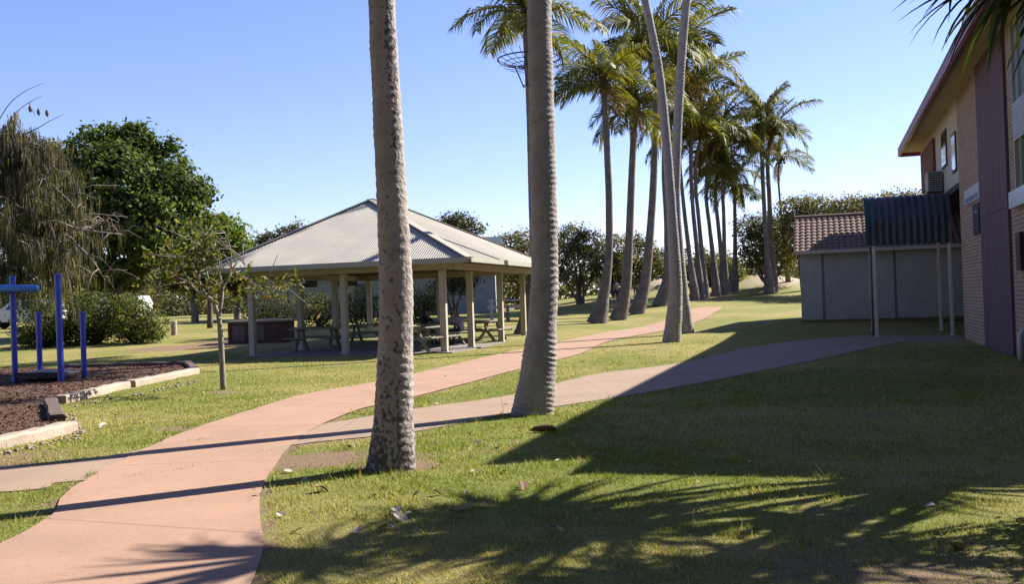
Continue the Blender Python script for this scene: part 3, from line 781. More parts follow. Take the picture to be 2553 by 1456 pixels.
# ------------------------------------------------------------------ tiled outbuilding
def outbuilding():
    pl = ground(1999, 804); d = pl.y
    root = empty('outbuilding', pl); tag(root, 'grey sheet-walled outbuilding with brown tiled roof behind the awning', 'shed')
    ax0 = -WN; Wd = 5.7; ax1 = Vector((-ax0.y, ax0.x, 0)); AX = (ax0, ax1, Z)
    zt = at(1990, 628, d).z; z0 = pl.z; hh = zt - z0; dep = 4.2
    def B(a, c, z): return Vector((pl.x, pl.y, 0)) + ax0 * a + ax1 * c + Z * z
    m = MB(); m.prism([B(0, 0, z0 + .06), B(Wd, 0, z0 + .06), B(Wd, dep, z0 + .06), B(0, dep, z0 + .06)], Z * (hh - .06))
    M_fibro = mat('grey_sheet', (.56, .54, .49), .8, (.44, .43, .40), 1.4, .1, 20)
    wl = m.build('wall', M_fibro, root)
    ms = mat('strip_paint', (.20, .21, .23), .8); mp_ = mat('pale_patch', (.52, .52, .5), .8)
    for f in (.135, .56, .995): MB().box(B(Wd * f, -.012, z0 + hh / 2 + .02), (.06, .022, hh - .08), AX).build('cover_strip', ms, wl)
    for (f, zz, w_, h_) in ((.05, .62, .03, .16), (.30, .56, .05, .1), (.62, .93, .05, .06), (.55, .22, .06, .05), (.38, .9, .03, .08), (.30, .83, .04, .06), (.36, .33, .04, .04), (.7, .5, .03, .05)):
        MB().box(B(Wd * f, -.004, z0 + hh * zz), (w_, .006, h_), AX).build('paint_patch', mp_, wl)
    m = MB(); m.box(B(Wd / 2, .0, z0 + .02), (Wd, .08, .12), AX); m.build('plinth', mat('ochre_plinth', (.22, .16, .05), .9), root)
    # gable roof, tiles modelled as rolls
    ov = .28; ridge_c = dep / 2; 
    zr = at(1990, 545, d + 2.1).z
    e0 = B(-.2, -ov, zt - .02); e1 = B(Wd + .2, -ov, zt - .02); r0 = B(-.2, ridge_c, zr); r1 = B(Wd + .2, ridge_c, zr)
    b0 = B(-.2, dep + ov, zt - .02); b1 = B(Wd + .2, dep + ov, zt - .02)
    M_t = mat('clay_tile', (.36, .235, .185), .9, (.22, .145, .115), 7, .3, 30)
    m = MB()
    def tiles(p0, p1, q0, q1):
        e = p1 - p0; Ln = e.length; ed = e / Ln; up = q0 - p0; n = ed.cross(up).normalized()
        if n.z < 0: n = -n
        rows = 11; per = .2; k = 5; cols = int(Ln / per * k)
        for r_ in range(rows):
            V = []
            for i in range(cols + 1):
                s = Ln * i / cols; ph = (i % k) / k
                hgt = .035 * abs(math.sin(math.pi * i / k))
                for f, lift in ((r_ / rows, .03), ((r_ + 1) / rows, .0)):
                    V.append(p0 + ed * s + up * f + n * (hgt + lift))
            m.add(V, [(2 * i, 2 * i + 2, 2 * i + 3, 2 * i + 1) for i in range(cols)])
            V2 = [V[2 * i] for i in range(cols + 1)] + [V[2 * i] - n * .03 for i in range(cols + 1)]
            m.add(V2, [(i, i + 1, cols + 2 + i, cols + 1 + i) for i in range(cols)])
    tiles(e0, e1, r0, r1); tiles(b0, b1, r0, r1)
    m.build('roof', M_t, root, fixn=False)
    m = MB(); m.tube([r0 + Z * .02, r1 + Z * .02], .09, 8); m.build('ridge_cap', M_t, root)
    m = MB(); m.bar(e0 + Z * -.02, e1 + Z * -.02, .06, .12); m.build('fascia', mat('pale_fascia', (.66, .60, .52), .6), root)
    for x in (-.03, Wd + .03):
        MB().prism([B(x, 0, zt), B(x, dep, zt), B(x, ridge_c, zr - .12)], ax0 * .03).build('gable', M_fibro, root)
outbuilding()

# ------------------------------------------------------------------ playground
def playground():
    bark = mat('bark_mulch', (.115, .055, .032), .95, (.20, .105, .065), 16, 1.0, 45, dist=.05)
    # softfall surface: fine grid clipped to outline
    xs = [p[0] for p in BARK]; ys = [p[1] for p in BARK]
    X, Y = np.meshgrid(np.arange(max(min(xs), -22), max(xs), .12), np.arange(min(ys), max(ys), .12))
    nx = X.shape[1]; z = H(X, Y) + .035 + .05 * (fbm(X * 1.6, Y * 1.6) - .4) + .05 * (vnoise(X * 9, Y * 9) - .5)
    inside = in_poly(X.ravel(), Y.ravel(), BARK)
    z = np.where(inside.reshape(X.shape), z, H(X, Y) - .06)
    z = np.maximum(z, np.where(inside.reshape(X.shape), H(X, Y) + .008, -9))
    a = (np.arange(X.shape[0] - 1)[:, None] * nx + np.arange(nx - 1)[None]).ravel()
    F = np.column_stack([a, a + 1, a + nx + 1, a + nx]); keep = inside[F].any(1)
    o = np_mesh('bark_softfall', np.column_stack([X.ravel(), Y.ravel(), z.ravel()]), F[keep], bark, smooth=True); tag(o, kind='structure')
    # loose bark chips
    n = 16000; x = RNG.uniform(max(min(xs), -16), max(xs), n * 2); y = RNG.uniform(min(ys), max(ys), n * 2); k = in_poly(x, y, BARK); x, y = x[k][:n], y[k][:n]; n = len(x)
    z = H(x, y) + .035 + .05 * (fbm(x * 1.6, y * 1.6) - .4) + .02
    V, F, C = cards(np.column_stack([x, y, z]), RNG.normal(0, .35, (n, 3)) + [0, 0, 1], .035 + .05 * RNG.random(n), .45, [(.10, .045, .025), (.17, .085, .05), (.25, .15, .10), (.06, .03, .02)])
    o = np_mesh('bark_chips', V, F, leaf_mat('bark_chip', .9, .0), col=C); tag(o, 'loose brown bark chips spread over the playground softfall', 'bark', kind='stuff')
    # timber edging
    logs = [((-120, 1146), (178, 1078), M_sleeper, 'pale timber edging log nearest the camera, at the left frame edge'),
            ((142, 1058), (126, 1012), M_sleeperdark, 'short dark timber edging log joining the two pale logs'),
            ((150, 1008), (312, 968), M_sleeper, 'pale timber edging log in the middle of the bark edge, its right end broken'),
            ((326, 966), (486, 932), M_sleeper, 'pale timber edging log ending beside the small bare tree'),
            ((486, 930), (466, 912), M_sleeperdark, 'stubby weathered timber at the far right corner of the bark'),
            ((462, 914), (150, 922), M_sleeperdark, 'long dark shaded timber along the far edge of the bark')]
    for a, b_, mm, lab in logs:
        p, q = ground(*a), ground(*b_)
        d = (q - p).normalized(); L_ = (q - p).length; m = MB(); sd = d.cross(Z)
        N_ = 14; pts = [p + (q - p) * (i / N_) + Z * (.055 + .006 * math.sin(i * 2.1)) + sd * .012 * math.sin(i * .7 + L_) for i in range(N_ + 1)]
        # squared, slightly worn log
        V = []
        for i, c in enumerate(pts):
            for k in range(8):
                ox, oz = ((.105, .05), (.085, .085), (-.085, .085), (-.105, .05), (-.105, -.1), (-.05, -.1), (.05, -.1), (.105, -.1))[k]; V.append(c + sd * (ox + random.uniform(-.006, .006)) + Z * (oz + random.uniform(-.006, .006)))
        F = [(i * 8 + k, i * 8 + (k + 1) % 8, (i + 1) * 8 + (k + 1) % 8, (i + 1) * 8 + k) for i in range(N_) for k in range(8)] + [tuple(range(8)), tuple(N_ * 8 + k for k in range(8))]
        m.add(V, F); o = m.build('edging_log', mm); tag(o, lab, 'timber edging', 'timber logs edging the playground')
    # play frame
    root = empty('play_frame', ground(90, 950)); tag(root, 'blue climbing frame with four posts, a low deck and a pale blue top beam', 'play equipment')
    posts = []
    for (bx, by, tx, ty, r_) in ((38, 958, 29, 690, .062), (100, 946, 96, 780, .062), (152, 957, 142, 684, .07), (210, 946, 203, 780, .062)):
        g = ground(bx, by); zt = at(tx, ty, g.y).z; posts.append(g); m = MB()
        m.tube([g - Z * .1, Vector((g.x, g.y, zt - .02))], r_, 16); m.tube([Vector((g.x, g.y, zt - .03)), Vector((g.x, g.y, zt)), Vector((g.x, g.y, zt + .015))], [r_ * 1.08, r_ * 1.08, r_ * .6], 16)
        m.build('post', M_bluepost, root, smooth=False)
    a, b_, c, d = posts     # front-left, back-left, front-right, back-right
    dz = at(90, 930, a.y).z
    m = MB(); q = [Vector((p.x, p.y, dz - .05)) for p in (a, c, d, b_)]; m.prism(q, Z * .05); m.build('deck', M_greydeck, root)
    m = MB(); m.bar(Vector((a.x, a.y - .045, dz - .03)), Vector((c.x, c.y - .045, dz - .03)), .04, .1); m.build('deck_edge', M_black, root)
    tb = at(95, 719, a.y - .12); ta = at(-110, 719, a.y - .12); m = MB(); m.tube([ta, ta + (tb - ta) * .97, tb], [.085, .085, .06], 18); m.build('top_beam', M_bluelight, root, smooth=True)
    m = MB(); 
    for p in (a,): m.tube([Vector((p.x - .1, p.y - .06, tb.z)), Vector((p.x + .1, p.y - .06, tb.z))], .1, 14)
    m.build('clamp', M_bluepost, root, smooth=True)

def cards(P, Nrm, size, aspect, cols, fold=0.0, jitter=.25):
    """leaf-shaped quads (base, side, tip, side)"""
    P = np.asarray(P, float); n = len(P); Nrm = np.asarray(Nrm, float); Nrm = Nrm / (np.linalg.norm(Nrm, axis=1, keepdims=True) + 1e-9)
    r = RNG.normal(size=(n, 3)); a = r - (r * Nrm).sum(1, keepdims=True) * Nrm; a /= np.linalg.norm(a, axis=1, keepdims=True) + 1e-9
    b = np.cross(Nrm, a); s = np.broadcast_to(np.asarray(size, float), (n,))[:, None]
    V = np.stack([P - a * s * .5, P + b * s * .5 * aspect + a * s * .08, P + a * s * .5, P - b * s * .5 * aspect + a * s * .08], 1).reshape(-1, 3)
    F = np.arange(4 * n).reshape(-1, 4)
    cols = np.array(cols); c = cols[RNG.integers(0, len(cols), n)] * (1 - jitter + 2 * jitter * RNG.random((n, 1)))
    return V, F, np.repeat(c, 4, 0)
playground()
# ------------------------------------------------------------------ palms
M_trunk = mat('palm_bark', (.30, .255, .225), .9, (.15, .125, .115), 3.2, .6, 26, detail=9, dist=.02)
def speckled_bark(name, pale, dark, pit, stain):
    m = mat(name, pale, .92, dark, 4.5, .8, 34, detail=10, dist=.02)
    nt = m.node_tree; N = nt.nodes; L = nt.links; b = N['Principled BSDF']; src = b.inputs['Base Color'].links[0].from_socket
    tc = [n for n in N if n.type == 'TEX_COORD'][0]
    v = N.new('ShaderNodeTexNoise'); v.inputs['Scale'].default_value = 25; v.inputs['Detail'].default_value = 4; v.inputs['Roughness'].default_value = .55
    mp = N.new('ShaderNodeMapping'); mp.inputs['Scale'].default_value = (1, 1, .8); L.new(tc.outputs['Object'], mp.inputs[0]); L.new(mp.outputs[0], v.inputs[0])
    at_ = N.new('ShaderNodeAttribute'); at_.attribute_name = 'Col'; sp = N.new('ShaderNodeSeparateColor'); L.new(at_.outputs[0], sp.inputs[0])
    th = N.new('ShaderNodeMath'); th.operation = 'ADD'; L.new(v.outputs[0], th.inputs[0]); 
    k = N.new('ShaderNodeMath'); k.operation = 'MULTIPLY'; k.inputs[1].default_value = pit; L.new(sp.outputs[0], k.inputs[0]); L.new(k.outputs[0], th.inputs[1])
    rp = N.new('ShaderNodeValToRGB'); rp.color_ramp.elements[0].position = .66; rp.color_ramp.elements[1].position = .74; L.new(th.outputs[0], rp.inputs[0])
    mx = N.new('ShaderNodeMix'); mx.data_type = 'RGBA'; L.new(rp.outputs[0], mx.inputs[0]); L.new(src, mx.inputs[6]); mx.inputs[7].default_value = (*stain, 1)
    L.new(mx.outputs[2], b.inputs['Base Color'])
    return m
M_speck = speckled_bark('speckled_bark', (.58, .50, .45), (.43, .37, .34), .30, (.09, .075, .08))
M_smooth = speckled_bark('grey_ringed_bark', (.54, .475, .42), (.39, .345, .315), .16, (.11, .095, .09))
M_frond = leaf_mat('palm_frond', .55, .34, .25)
M_fibre = mat('palm_fibre', (.12, .07, .035), .95, (.20, .12, .06), 14, .8, 30, stretch=(3, 3, .5))
M_husk = mat('coconut_husk', (.20, .14, .05), .6, (.12, .13, .03), 7)

def trunk_mesh(name, pts, rads, parent, m, seg=14, ring=.07, amp=.006, n=None, lump=.02, stain=None):
    Ln = sum((Vector(pts[i + 1]) - Vector(pts[i])).length for i in range(len(pts) - 1))
    n = n or max(40, int(Ln / ring * 4)); n = min(n, 560)
    P = spline(pts, n); r = lerp_list(rads, n)
    V = []; Cc = []; d = 0
    for i, p in enumerate(P):
        if i: d += (p - P[i - 1]).length
        t = (P[min(i + 1, n - 1)] - P[max(i - 1, 0)]).normalized(); a = t.cross(Vector((0, 1, 0))).normalized(); b = t.cross(a)
        ph = (d / ring + .9 * math.sin(d * 1.7) + 1.6 * float(vnoise(d * 1.3, 7))) % 1.0; ra = amp * (.25 + 1.6 * float(vnoise(d * 5.1, 3)))
        base_w = math.exp(-d / .35)
        for k in range(seg):
            an = 2 * math.pi * k / seg
            e = ra * (1 - abs(2 * ((ph + .25 * math.sin(an * 2 + d * 3) + .5 * float(vnoise(an * 1.1 + 5, d * 4))) % 1.0) - 1)) * 1.6
            nn = float(vnoise(an * 1.6 + 11, d * 2.3) - .5) * lump * 2 + float(vnoise(k * 1.3, d * 16 + 40) - .5) * .045
            rr = r[i] * (1 + nn + base_w * .06 * math.sin(an * 5 + 1)) + e
            V.append(p + a * math.cos(an) * rr + b * math.sin(an) * rr)
            Cc.append((stain(an, d, Ln) if stain else 0, 0, 0))
    F = [(i * seg + k, i * seg + (k + 1) % seg, (i + 1) * seg + (k + 1) % seg, (i + 1) * seg + k) for i in range(n - 1) for k in range(seg)]
    return np_mesh(name, [tuple(v) for v in V], F, m, parent, col=np.array(Cc), smooth=True)

def frond_mesh(L, a0, a1, dead, seed, nl=52):
    """coconut frond along +X, curving from angle a0 down to a1"""
    g = np.random.default_rng(seed); n = 26
    ang = np.radians(a0 + (a1 - a0) * np.linspace(0, 1, n) ** .85); dx = L / (n - 1)
    yaw = np.cumsum(np.full(n, g.normal(0, .012)))
    X = np.concatenate([[0], np.cumsum(np.cos(ang[:-1]) * np.cos(yaw[:-1]) * dx)]); Zz = np.concatenate([[0], np.cumsum(np.sin(ang[:-1]) * dx)]); Y = np.concatenate([[0], np.cumsum(np.sin(yaw[:-1]) * dx)])
    V = []; F = []; C = []
    green = np.array([.115, .15, .034]); yel = np.array([.46, .37, .09]); brown = np.array([.36, .24, .12])
    def quad(ps, c):
        o = len(V); V.extend(ps); C.extend([c] * 4); F.append((o, o + 1, o + 2, o + 3))
    # rachis
    rc = np.array([.22, .19, .06]) if not dead else np.array([.28, .19, .10])
    for i in range(n - 1):
        w0, w1 = .035 * (1 - i / n) ** .8 + .006, .035 * (1 - (i + 1) / n) ** .8 + .006
        p, q = np.array([X[i], Y[i], Zz[i]]), np.array([X[i + 1], Y[i + 1], Zz[i + 1]])
        for ax in (np.array([0, 1, 0]), np.array([-math.sin(ang[i]), 0, math.cos(ang[i])])):
            quad([p - ax * w0, p + ax * w0, q + ax * w1, q - ax * w1], rc)
    for s in (-1, 1):
        for k in range(nl):
            t = .10 + .90 * (k + g.random() * .6) / nl
            if g.random() < (.25 if dead else .04): continue
            i = min(int(t * (n - 1)), n - 2); u = t * (n - 1) - i
            p = np.array([X[i] + (X[i + 1] - X[i]) * u, Y[i] + (Y[i + 1] - Y[i]) * u, Zz[i] + (Zz[i + 1] - Zz[i]) * u])
            tg = np.array([math.cos(ang[i]), 0, math.sin(ang[i])]); nm = np.array([-math.sin(ang[i]), 0, math.cos(ang[i])]); sd = np.array([0, s, 0])
            ll = L * (.30 * math.sin(math.pi * (t * .86 + .10)) + .07) * (.85 + .3 * g.random())
            d1 = sd * .72 + tg * (.52 + .35 * t) + nm * (.10 + .2 * g.normal() * .6) ; d1 /= np.linalg.norm(d1)
            drop = np.array([0, 0, -1.0])
            d2 = d1 * .70 + drop * ((.62 if not dead else 1.1) + .35 * g.random()); d2 /= np.linalg.norm(d2)
            m_ = p + d1 * ll * .48; e = m_ + d2 * ll * .55
            w = .020 + .010 * g.random()
            wa = tg - d1 * tg.dot(d1); wa /= np.linalg.norm(wa) + 1e-6; wa = wa * .8 + nm * .35 * g.normal(); wa /= np.linalg.norm(wa)
            mixv = g.random()
            if dead: c = brown * (.55 + .8 * g.random())
            else:
                c = green * (1 - .5 * mixv) + yel * .5 * mixv; c = c * (.65 + .7 * g.random())
                if g.random() < .05: c = brown
            quad([p - wa * w * .6, p + wa * w * .6, m_ + wa * w * 1.1, m_ - wa * w * 1.1], c)
            quad([m_ - wa * w * 1.1, m_ + wa * w * 1.1, e + wa * .003, e - wa * .003], c)
    me_o = np_mesh('frond', V, F, M_frond, col=np.array(C)); me = me_o.data; bpy.data.objects.remove(me_o); return me
FR = {}
for q, (a0, a1, dd) in enumerate(((78, 35, 0), (66, 0, 0), (46, -38, 0), (28, -58, 0), (8, -72, 0), (-18, -82, 0), (-50, -88, 1))):
    FR[q] = [frond_mesh(3.0, a0, a1, dd, 100 + q * 3 + v) for v in range(2)]

def heart_mesh(seed):
    random.seed(seed); m = MB()
    m.tube([(0, 0, -.45), (0, 0, -.2), (0, 0, .05), (0, 0, .35), (0, 0, .8)], [.13, .2, .24, .15, .03], 12, jitter=.25)
    for k in range(9):                                  # stubs of old leaf bases and flower stalks
        a = k * 2.4; m.tube([(0, 0, -.1), (.25 * math.cos(a), .25 * math.sin(a), .12), (.42 * math.cos(a), .42 * math.sin(a), .02)], [.06, .04, .015], 6)
    for k in range(8):
        a = random.random() * 6.28; r = .26 + .1 * random.random(); c = Vector((r * math.cos(a), r * math.sin(a), -.18 - .25 * random.random()))
        pts = [c + Vector((0, 0, z)) for z in (.13, .10, .04, -.04, -.10, -.13)]
        m.tube(pts, [.02, .075, .11, .105, .06, .015], 8, mi=1)
    me_o = m.build('crown', [M_fibre, M_husk], None, smooth=True, fixn=False); me = me_o.data; bpy.data.objects.remove(me_o); return me
HEARTS = [heart_mesh(s) for s in (1, 2, 3)]
random.seed(21)
def palm_crown(root, top, size, nf, seed, dead=.16, lean=(0, 0), wind=0.0, droop=6):
    g = random.Random(seed)
    c = bpy.data.objects.new('crown', HEARTS[seed % 3]); COL.objects.link(c); c.parent = root
    c.matrix_parent_inverse = parent_world(root).inverted()
    c.matrix_basis = Matrix.Translation(top) @ Matrix.Scale(max(.6, size / 3.0), 4)
    W = parent_world(c).inverted()
    for i in range(nf):
        t = (i + .5) / nf
        q = min(5, int(t * droop)); 
        if droop > 5 and t > .80 and g.random() < dead * 2.6: q = 6
        az = i * 2.399963 + g.uniform(-.35, .35)
        if wind: az = az + wind * math.sin(az - 0.3)
        sc = size / 3.0 * (.82 + .3 * g.random()) * (.8 if q == 0 else .62 if q == 6 else 1)
        o = bpy.data.objects.new('frond', FR[q][g.randrange(2)]); COL.objects.link(o); o.parent = c
        o.matrix_parent_inverse = W
        o.matrix_basis = Matrix.Translation(Vector(top) + Vector((0, 0, .12 - .25 * t)) * size / 3) @ Matrix.Rotation(az, 4, 'Z') @ Matrix.Rotation(g.uniform(-.22, .22), 4, 'Y') @ Matrix.Rotation(g.uniform(-.5, .5), 4, 'X') @ Matrix.Scale(sc, 4)

def palm(label, pts, wpx_, d=None, frond_px=110, nf=22, seed=0, m=None, seg=12, ring=.11, amp=.004, crown=True, lump=.02, stain=None, group='palms along the path', wind=.3, droop=5.4):
    b = ground(*pts[0]) if d is None else Vector(at(*pts[0], d))
    d = b.y; b.z = h(b.x, b.y)
    P = [at(px, py, d) for px, py in pts]; P[0] = b - Z * .05
    root = empty('palm', b); tag(root, label, 'palm', group)
    trunk_mesh('trunk', P, [w_ / 2 / FPX * d for w_ in wpx_], root, m or M_trunk, seg, ring, amp, lump=lump, stain=stain)
    size = frond_px / FPX * d * 1.28
    palm_crown(root, P[-1], size, nf, seed, wind=wind, droop=droop)
    return root
def stain1(an, d, Ln):
    s = float(vnoise(an * .9 + 3, d * .45)) ; low = .55 * math.exp(-d / .45)
    band = max(0, 1 - abs(((an - 1.95 + .3 * math.sin(d * 1.3) + math.pi) % (2 * math.pi)) - math.pi) / .7) * min(1, max(0, (d - 2.4) / 1.0)) * (1 if d > 0 else 0)
    return min(1, low + .95 * band * (.3 + s) + .3 * max(0, s - .45) + .42 * math.exp(-d / 2.4))
def stain2(an, d, Ln): return .35 * float(vnoise(an * .8, d * .5)) + .3 * math.exp(-d / .4)
palm('speckled thick palm trunk nearest the camera, in front of the shelter', [(977, 1170), (981, 1040), (984, 930), (986, 700), (969, 350), (951, 0), (928, -600), (915, -1100)], [124, 98, 88, 81, 71, 65, 56, 50], None, 620, 20, 3, M_speck, 40, .085, .004, lump=.02, stain=stain1, group='palms beside the paths in front of the shelter')
palm('smooth grey ringed palm trunk standing between the two paths, second nearest the camera', [(1328, 1032), (1341, 930), (1352, 800), (1358, 640), (1352, 350), (1344, 0), (1336, -500), (1330, -900)], [106, 88, 70, 64, 62, 58, 52, 46], None, 430, 20, 4, M_smooth, 36, .075, .0065, lump=.012, stain=stain2, group='palms beside the paths in front of the shelter')
palm('tall palm with a round wire guard, mostly hidden behind the smooth grey trunk', [(1303, 832), (1313, 780), (1331, 650), (1327, 450), (1321, 250), (1311, 40)], [44, 32, 25, 22, 20, 20], None, 165, 17, 7, wind=.2, droop=4.4)
palm('leftmost palm of the three curved ones beyond the bend of the orange path', [(1488, 806), (1504, 740), (1517, 640), (1518, 500), (1512, 350), (1505, 205)], [52, 28, 19, 17, 16, 15], None, 122, 19, 8)
palm('middle palm of the three curved ones beyond the bend of the orange path', [(1540, 798), (1559, 720), (1568, 600), (1574, 450), (1580, 330), (1585, 262)], [44, 27, 20, 17, 16, 15], None, 128, 19, 9)
palm('rightmost palm of the three curved ones, with a tall broad crown', [(1585, 783), (1608, 700), (1622, 560), (1631, 400), (1633, 250), (1618, 112)], [42, 26, 19, 17, 15, 15], None, 158, 18, 10)
palm('leaning palm just behind the pair of long trunks, its foot left of theirs', [(1645, 762), (1664, 690), (1664, 560), (1657, 420), (1664, 280), (1690, 140)], [40, 24, 18, 16, 15, 14], None, 148, 18, 11)
palm('long palm of the pair right of the path, its top leaning left', [(1674, 853), (1684, 720), (1676, 560), (1663, 380), (1643, 180), (1606, -10), (1568, -180), (1545, -300)], [46, 32, 25, 22, 20, 19, 18, 18], None, 150, 22, 12, M_smooth, 16, amp=.007)
palm('long palm of the pair right of the path, its top leaning right', [(1712, 831), (1701, 730), (1690, 600), (1684, 470), (1692, 250), (1702, 100), (1714, -30), (1752, -430)], [37, 28, 24, 22, 22, 21, 20, 19], None, 150, 22, 13, M_smooth, 16, amp=.007)
far = [('slender far palm immediately right of the pair of long trunks', [(1733, 738), (1719, 640), (1707, 540), (1699, 460), (1694, 390), (1697, 290)], 60, 125, 14),
       ('slender upright far palm beyond the path end, crown high and drooping', [(1747, 740), (1739, 640), (1727, 520), (1722, 420), (1724, 330), (1736, 232)], 61, 130, 15),
       ('far palm leaning left in the row, third right of the long pair', [(1757, 737), (1750, 640), (1741, 540), (1734, 470), (1735, 400), (1752, 320)], 62, 125, 16),
       ('far palm leaning left above the low bright shrubs', [(1786, 735), (1777, 640), (1768, 560), (1760, 490), (1765, 420), (1790, 340)], 63, 115, 17),
       ('far palm strongly leaning left, its foot beside another dark palm foot', [(1803, 736), (1800, 660), (1790, 560), (1783, 490), (1786, 440), (1800, 400)], 65, 100, 18),
       ('straight far palm with its crown low in the clump', [(1808, 735), (1806, 640), (1804, 540), (1802, 470), (1815, 430)], 64, 92, 19),
       ('short straight far palm at the right end of the row', [(1830, 726), (1832, 640), (1832, 560), (1831, 495), (1832, 465)], 67, 80, 20),
       ('left palm of the separate tall pair beside the outbuilding', [(1919, 731), (1912, 640), (1905, 520), (1900, 400), (1903, 302)], 63, 105, 21),
       ('right palm of the separate tall pair beside the outbuilding', [(1927, 727), (1922, 600), (1917, 480), (1914, 390), (1932, 318)], 64, 98, 22),
       ('thin palm bending right behind the tall pair beside the outbuilding', [(1966, 722), (1957, 640), (1946, 520), (1940, 440), (1944, 392)], 68, 75, 23)]
for lab, pts, d, fp, sd in far:
    w0 = 26 if 'tall pair' not in lab else 31
    if 'thin' in lab: w0 = 15
    palm(lab, pts, list(np.interp(np.linspace(0, 1, len(pts)), [0, .2, .5, 1], [w0, w0 * .44, w0 * .34, w0 * .31])), d, fp * 1.0, 15 if 'thin' not in lab else 12, sd, None, 10, .25, .004)

# wire guard on the hidden palm's trunk
def wire_guard():
    d = ground(1303, 832).y; c = at(1318, 150, d); root = empty('wire_guard', c)
    tag(root, 'round dark wire guard like a shallow basket fixed high on a palm trunk', 'wire guard')
    mm = mat('dark_wire', (.05, .055, .09), .6, metal=.3); r = 78 / FPX * d
    def ring(rr, z, t=.014, n=40): return [c + Vector((rr * math.cos(2 * math.pi * i / n), rr * math.sin(2 * math.pi * i / n), z)) for i in range(n + 1)]
    m = MB(); m.tube(ring(r, .05), .028, 6, False); m.build('rim', mm, root)
    m = MB()
    for k, (f, z) in enumerate(((.78, -.08), (.55, -.17), (.32, -.24))): m.tube(ring(r * f, z), .016, 5, False)
    for k in range(20):
        a = 2 * math.pi * k / 20; m.tube([c + Vector((r * f * math.cos(a), r * f * math.sin(a), z - .22 * r * f * math.sin(a))) for f, z in ((1, .05), (.78, -.08), (.55, -.17), (.32, -.24), (.12, -.28))], .013, 5, False)
    m.build('mesh_basket', mm, root)
    zb = at(1312, 214, d).z - c.z
    for a in (2.6, 3.4, 4.4, 5.6):
        m = MB(); m.tube([c + Vector((r * .5 * math.cos(a), r * .5 * math.sin(a), -.19)), c + Vector((r * .22 * math.cos(a), r * .22 * math.sin(a), zb))], .02, 6); m.build('strut', mm, root)
    m = MB(); m.tube(ring(r * .22, zb), .025, 6, False); m.build('collar', mm, root)
wire_guard()

# ------------------------------------------------------------------ broad-leafed trees and shrubs
M_leaf = leaf_mat('broad_leaf', .62, .40, .15)
M_bark = mat('tree_bark', (.13, .10, .085), .95, (.21, .17, .145), 5, .6, 25, stretch=(2, 2, .6))
M_palebark = mat('pale_bark', (.40, .34, .29), .9, (.26, .22, .19), 6, .4, 30, stretch=(2, 2, .7))

def crown_cards(lobes, nclump, per, size, aspect, cols, sig, up=.35, shell=.78, seed=1, col_lo=.7, flat=1.0):
    """lobes: (centre, (rx,ry,rz)); leaves gathered in clumps near the lobe surfaces"""
    g = np.random.default_rng(seed)
    w = np.array([l[1][0] * l[1][2] for l in lobes]); w = w / w.sum()
    li = g.choice(len(lobes), nclump, p=w)
    d = g.normal(size=(nclump, 3)); d /= np.linalg.norm(d, axis=1, keepdims=True)
    c = np.array([tuple(l[0]) for l in lobes])[li]; r = np.array([l[1] for l in lobes])[li]
    rad = shell + (1.04 - shell) * g.random((nclump, 1)) ** .6
    cc = c + d * r * rad
    tone = .75 + .5 * g.random(nclump)
    pick = g.integers(0, len(cols), nclump)
    idx = np.repeat(np.arange(nclump), per); n = len(idx)
    sg = sig * (.6 + .8 * g.random(nclump))[idx][:, None]
    off = g.normal(size=(n, 3)) * sg * [1, 1, .6 * flat]
    P = cc[idx] + off
    Nn = d[idx] * .7 + g.normal(size=(n, 3)) * .55 + [0, 0, up]
    V, F, C = cards(P, Nn, size * (.65 + .7 * g.random(n)), aspect, [(1, 1, 1)])
    cols = np.array(cols); pc = np.where(g.random(n) < .7, pick[idx], g.integers(0, len(cols), n))
    C = np.repeat(cols[pc] * (tone[idx] * (.8 + .4 * g.random(n)))[:, None], 4, 0)
    return V, F, C

def tree(name, label, cat, base, lobes, limbs, nclump, per, size, aspect, cols, sig, bark=None, group=None, seed=1, up=.35, shell=.78, r0=.2, trunk_name='trunk', extra=None):
    root = empty(name, base); tag(root, label, cat, group)
    m = MB(); rs = random.Random(seed)
    for pts, ra, rb in limbs:
        P = spline(pts, 12); m.tube(P, lerp_list([ra, rb], 12), 9, jitter=.12)
    for (c, r) in lobes:                                   # twigs inside the lobes
        for k in range(5):
            v = Vector((rs.gauss(0, 1), rs.gauss(0, 1), rs.gauss(.3, .7))).normalized()
            a = Vector(c) - Z * r[2] * .5; q = Vector(c) + Vector((v.x * r[0], v.y * r[1], v.z * r[2])) * .92
            m.tube([a, (a + q) / 2 + Vector((rs.uniform(-.1, .1), rs.uniform(-.1, .1), .1)) * r[0], q], [r0 * .22, r0 * .12, .012], 5)
    m.build(trunk_name, bark or M_bark, root, smooth=True, fixn=False)
    V, F, C = crown_cards(lobes, nclump, per, size, aspect, cols, sig, up, shell, seed)
    if extra is not None:
        V2, F2, C2 = extra; F = np.vstack([F, F2 + len(V)]); V = np.vstack([V, V2]); C = np.vstack([C, C2])
    np_mesh('crown', V, F, M_leaf, root, col=C)
    return root
def lobe(px, py, r, d, ry=None, rz=None, dd=0.0):
    c = at(px, py, d + dd); m = r / FPX * d
    return (c, (m, (ry or r) / FPX * d, (rz or r) / FPX * d))

